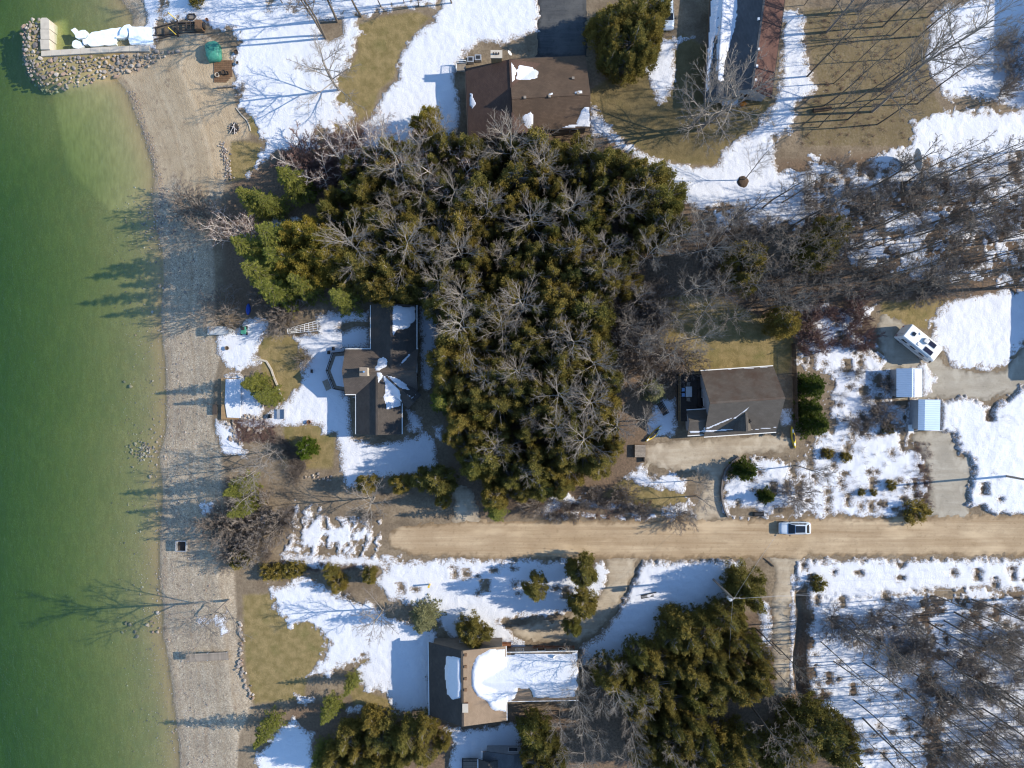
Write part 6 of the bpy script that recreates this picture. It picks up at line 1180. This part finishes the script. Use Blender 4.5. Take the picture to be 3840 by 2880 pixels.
for k in range(4): MB().box((0, -.3 + k * .2, .45), (2.0, .17, .05)).build('slat', M_DWOOD, bw)
for k in range(3): MB().box((0, .45, .6 + k * .15), (2.0, .05, .12)).build('backrest_slat', M_DWOOD, bw)
for x in (-.85, .85): MB().box((x, 0, .22), (.1, .8, .44)).build('leg', M_DWOOD, bw)
wb = empty('wood_platform', G(2398, 1690), 'brown wooden platform box beside the gravel driveway', 'platform'); MB().box((0, 0, .3), (1.5, 1.8, .6)).build('base', M_BWOOD, wb)
for k in range(10): MB().box((0, -.8 + k * .178, .63), (1.55, .165, .05)).build('plank', M_WOOD, wb)
MB().box((.6, -1.2, .3), (.15, .8, .6)).build('side_wall', M_DWOOD, wb)
fn = empty('board_fence', G(2975, 1500), 'dark board fence between the grey house and the pines', 'fence'); W = [G(2968, 1290), G(2972, 1400), G(2975, 1500), G(2978, 1590)]
for a, b in zip(W[:-1], W[1:]):
    n = int((b - a).length / .16)
    for k in range(n): p = a.lerp(b, (k + .5) / n) - fn.location; MB().box((p.x, p.y, .8), (.03, .14, 1.6)).build('board', M_DWOOD, fn)
    p = a - fn.location; MB().box((p.x, p.y, .85), (.11, .11, 1.75)).build('post', M_DWOOD, fn); q = b - fn.location; MB().bar((p.x + .05, p.y, 1.3), (q.x + .05, q.y, 1.3), .05, .09).build('rail', M_DWOOD, fn)
bk = empty('park_bench', G(2430, 2230), 'black bench alone on the shaded snow by the road', 'bench', rz=.2)
for k in range(3): MB().box((0, -.2 + k * .17, .45), (2.3, .14, .05)).build('slat', M_BLACK, bk)
for k in range(2): MB().box((0, .32, .62 + k * .17), (2.3, .05, .13)).build('backrest_slat', M_BLACK, bk)
for x in (-1, 1): MB().box((x, .05, .22), (.1, .6, .44)).build('leg', M_BLACK, bk)
hy = empty('marker_post', G(1612, 2190), 'yellow marker post alone in the snow south of the road', 'post'); MB().box((0, 0, .7), (.22, .22, 1.6)).build('post', M_YELLOW, hy, bevel=.03); MB().box((0, 0, 1.52), (.28, .28, .08)).build('cap', M_YELLOW, hy)
kn = empty('log', G(3080, 413), 'dark red brown log lying on the mown grass', 'log', rz=.12); MB().tube([(-1.3, 0, .28), (0, .04, .3), (1.3, 0, .28)], [.32, .3, .28], 10).build('bark', M_EARTH, kn); MB().tube([(1.29, 0, .28), (1.32, 0, .28)], .24, 10).build('cut_end', M_TWOOD, kn)
bm_ = empty('mound', G(2785, 682), 'round dark earth mound at the foot of the bare tree', 'mound'); MB().loft([[(r * math.cos(t) * (1 + .08 * SR.normal()), r * math.sin(t) * (1 + .08 * SR.normal()), z) for t in [2 * math.pi * i / 18 for i in range(18)]] for r, z in ((.95, -.1), (.85, .15), (.6, .32), (.15, .4))]).build('soil', M_EARTH, bm_)
ds = empty('dish_antenna', G(3397, 620), 'big old grey satellite dish facing sideways in the snowy wood', 'antenna'); dish(ds, Vector((ds.location.x, ds.location.y, 2.4)), 1.6, (1, .15, .25), M_GREYT, 'reflector', mast=2.2)
tk = empty('culvert_pipe', G(2846, 1927), 'black culvert pipe end in the roadside ditch', 'pipe'); MB().loft([[(x, r * math.cos(t), .15 + r * math.sin(t)) for t in [2 * math.pi * i / 14 for i in range(14)]] for x, r in ((-.8, .32), (.6, .32), (.6, .26), (-.8, .26))], cap=False).build('pipe', M_BLACK, tk); MB().tube([(-.7, 0, .15), (-.65, 0, .15)], .25, 12).build('inner_wall', M_BLACK, tk)
br2 = empty('fallen_branch', G(2885, 2110), 'dark broken branch at the driveway corner', 'branch'); MB().tube([(-.9, .7, .05), (-.2, .2, .12), (.6, -.5, .1)], [.05, .08, .1], 6).tube([(-.2, .2, .12), (-.5, -.1, .1)], [.05, .02], 5).build('stick', M_DWOOD, br2)
sn = empty('road_sign', G(3400, 1895), 'yellow sign on a leaning post beside the dark evergreen shrub', 'sign'); MB().tube([(0, 0, -.2), (0, 0, 2.2)], .035, 8).build('post', M_METAL, sn); MB().box((0, -.04, 2.0), (.6, .03, .6)).build('panel', M_YELLOW, sn)
cu = empty('snow_edge_shade', G(2700, 1820), 'low curved strip painted as the shaded snow edge of the island beside the driveway', 'wall'); W = [G(*p) for p in ((2768, 1713), (2738, 1735), (2716, 1765), (2706, 1800), (2702, 1840), (2706, 1880), (2716, 1915), (2728, 1938))]  # added dark blocks stand for the shadow along the ploughed snow edge
for a, b in zip(W[:-1], W[1:]):
    for k in range(2): p, q = a.lerp(b, k / 2), a.lerp(b, (k + .97) / 2); MB().bar(p - cu.location + Vector((0, 0, .25)), q - cu.location + Vector((0, 0, .25)), .22, .7).build('block', M_STONE[2], cu)
# poles and wires
def upole(px, py, h, label, trafo=True):
    e = empty('utility_pole', G(px, py), label, 'utility pole'); MB().tube([(0, 0, -.5), (0, 0, h)], [.17, .12], 10).build('pole', M_WOOD, e); MB().box((.25, 0, h - .5), (1.6, .1, .12)).build('crossarm', M_WOOD, e)
    for x in (-.5, .25, .95): MB().tube([(x, 0, h - .44), (x, 0, h - .2)], [.06, .04], 8).build('insulator', M_WHITE, e)
    if trafo: t = MB().tube([(.0, -.42, h - 2.2), (0, -.42, h - 1.2)], .28, 14).build('transformer', M_METAL, e); MB().tube([(0, -.42, h - 1.2), (0, -.42, h - .95)], .06, 8).build('bushing', M_WHITE, t)
    return e
u1 = upole(2672, 2170, 10, 'wooden utility pole with grey transformer rising from the shaded snow'); u2 = upole(3767, 1784, 11, 'wooden utility pole near the edge of the snowy lot', False)
def wire(a, b, label, sag=.6, r=.011):
    a, b = Vector(a), Vector(b); pts = [a.lerp(b, i / 16) - Vector((0, 0, sag * 4 * (i / 16) * (1 - i / 16))) for i in range(17)]; e = empty('power_line', a, label, 'wire'); MB().tube([p - a for p in pts], r, 5).build('wire', M_METAL, e)
t1 = u1.location + Vector((0, 0, 9.8))
far = P(4300, 2195, 9.8)
wire(t1 + Vector((.25, 0, 0)), far, 'power line from the transformer pole eastward, lower of two'); wire(t1 + Vector((.95, 0, 0)), far + Vector((0, 1.4, 0)), 'power line from the transformer pole eastward, upper of two'); wire(t1, Vector((*w2(2735, 2480, 6), 6)), 'service line from the transformer pole into the cedars', .2); wire(t1 + Vector((.3, 0, -.3)), Vector((*w2(2990, 1900, 7), 7)), 'service line from the transformer pole across the road', .4)

# ------------------------------------------------------------------ weeds, undergrowth and rock garden cover
def scatter_twigs(name, polys, n, label, mat, h=(.3, .8), k=9, spread=.5, mask=None):
    sg = []; r = np.random.default_rng(len(polys) + n)
    for poly, share in polys:
        pw = PW(poly); lo, hi = pw.min(0), pw.max(0); c = 0; m = int(n * share); P_ = np.stack([r.uniform(lo[0], hi[0], m * 6), r.uniform(lo[1], hi[1], m * 6)], 1)
        P_ = P_[sdf(pw, P_[:, 0], P_[:, 1]) > 0]
        if mask: P_ = P_[fbm(P_[:, 0], P_[:, 1], mask, 9) > .5]
        P_ = P_[:m]; Z = zfast(P_[:, 0], P_[:, 1])
        for (x, y), z in zip(P_, Z):
            hh = r.uniform(*h)
            for j in range(k):
                d = np.array([r.normal(0, spread), r.normal(0, spread), 1.0]) * hh * r.uniform(.6, 1.1); b = np.array([x, y, z]) + r.normal(0, .12, 3) * [1, 1, 0]; mpt = b + d * .55 + r.normal(0, .08, 3); sg.append((*b, *mpt, .012, .010)); sg.append((*mpt, *(b + d + r.normal(0, .1, 3)), .010, .006))
    o = ob(name, seg_mesh(name, sg, 3), mat); tag(o, label, kind='stuff')
sgw = []; r = np.random.default_rng(4)
for x, y, hr in HOLES:
    z = zg(x, y)
    for j in range(26):
        d = np.array([r.normal(0, .7), r.normal(0, .7), 1.0]) * r.uniform(.15, .5) * (hr + .25); b = np.array([x + r.normal(0, hr * .5), y + r.normal(0, hr * .5), z]); sgw.append((*b, *(b + d), .022, .008))
tag(ob('weeds', seg_mesh('weeds', sgw, 3), M_DTWIG), 'dry weed clumps standing in melted holes in the snow', kind='stuff')
scatter_twigs('dead_stalks', [([(2850, 1720), (3480, 1650), (3470, 1930), (2850, 1940)], .4), ([(3100, 1380), (3420, 1380), (3420, 1660), (3100, 1700)], .35), ([(3640, 1560), (3840, 1560), (3840, 1920), (3640, 1900)], .25)], 420, 'dry brown weed stalks poking through the snowy lot', M_DTWIG, (.3, .8), 12, .5, 2.2)
scatter_twigs('undergrowth', [(EW, .25), ([(3080, 2300), (3990, 2220), (3990, 2990), (3500, 2990), (3400, 2600)], .2), ([(850, 1680), (1060, 1640), (1250, 1790), (1150, 1880), (1040, 2000), (1000, 2140), (870, 2140)], .25)], 3400, 'tangle of fine brown undergrowth on the woodland floor', M_DTWIG, (.5, 1.6), 11, .6, 4.0)
scatter_twigs('dry_grass', [([(2020, 1890), (2440, 1880), (2440, 1945), (2020, 1945)], .2), ([(1060, 2080), (1250, 2110), (1500, 2120), (1050, 2150)], .1), ([(3430, 1650), (3490, 1660), (3500, 1900), (3440, 1940), (3420, 1700)], .2), ([(880, 1570), (1030, 1580), (1040, 1660), (890, 1660)], .3), ([(2990, 40), (3480, 40), (3440, 540), (3000, 540)], .2)], 900, 'tufts of dry tan and rusty grass along edges', M_RTWIG, (.15, .45), 12, .6)
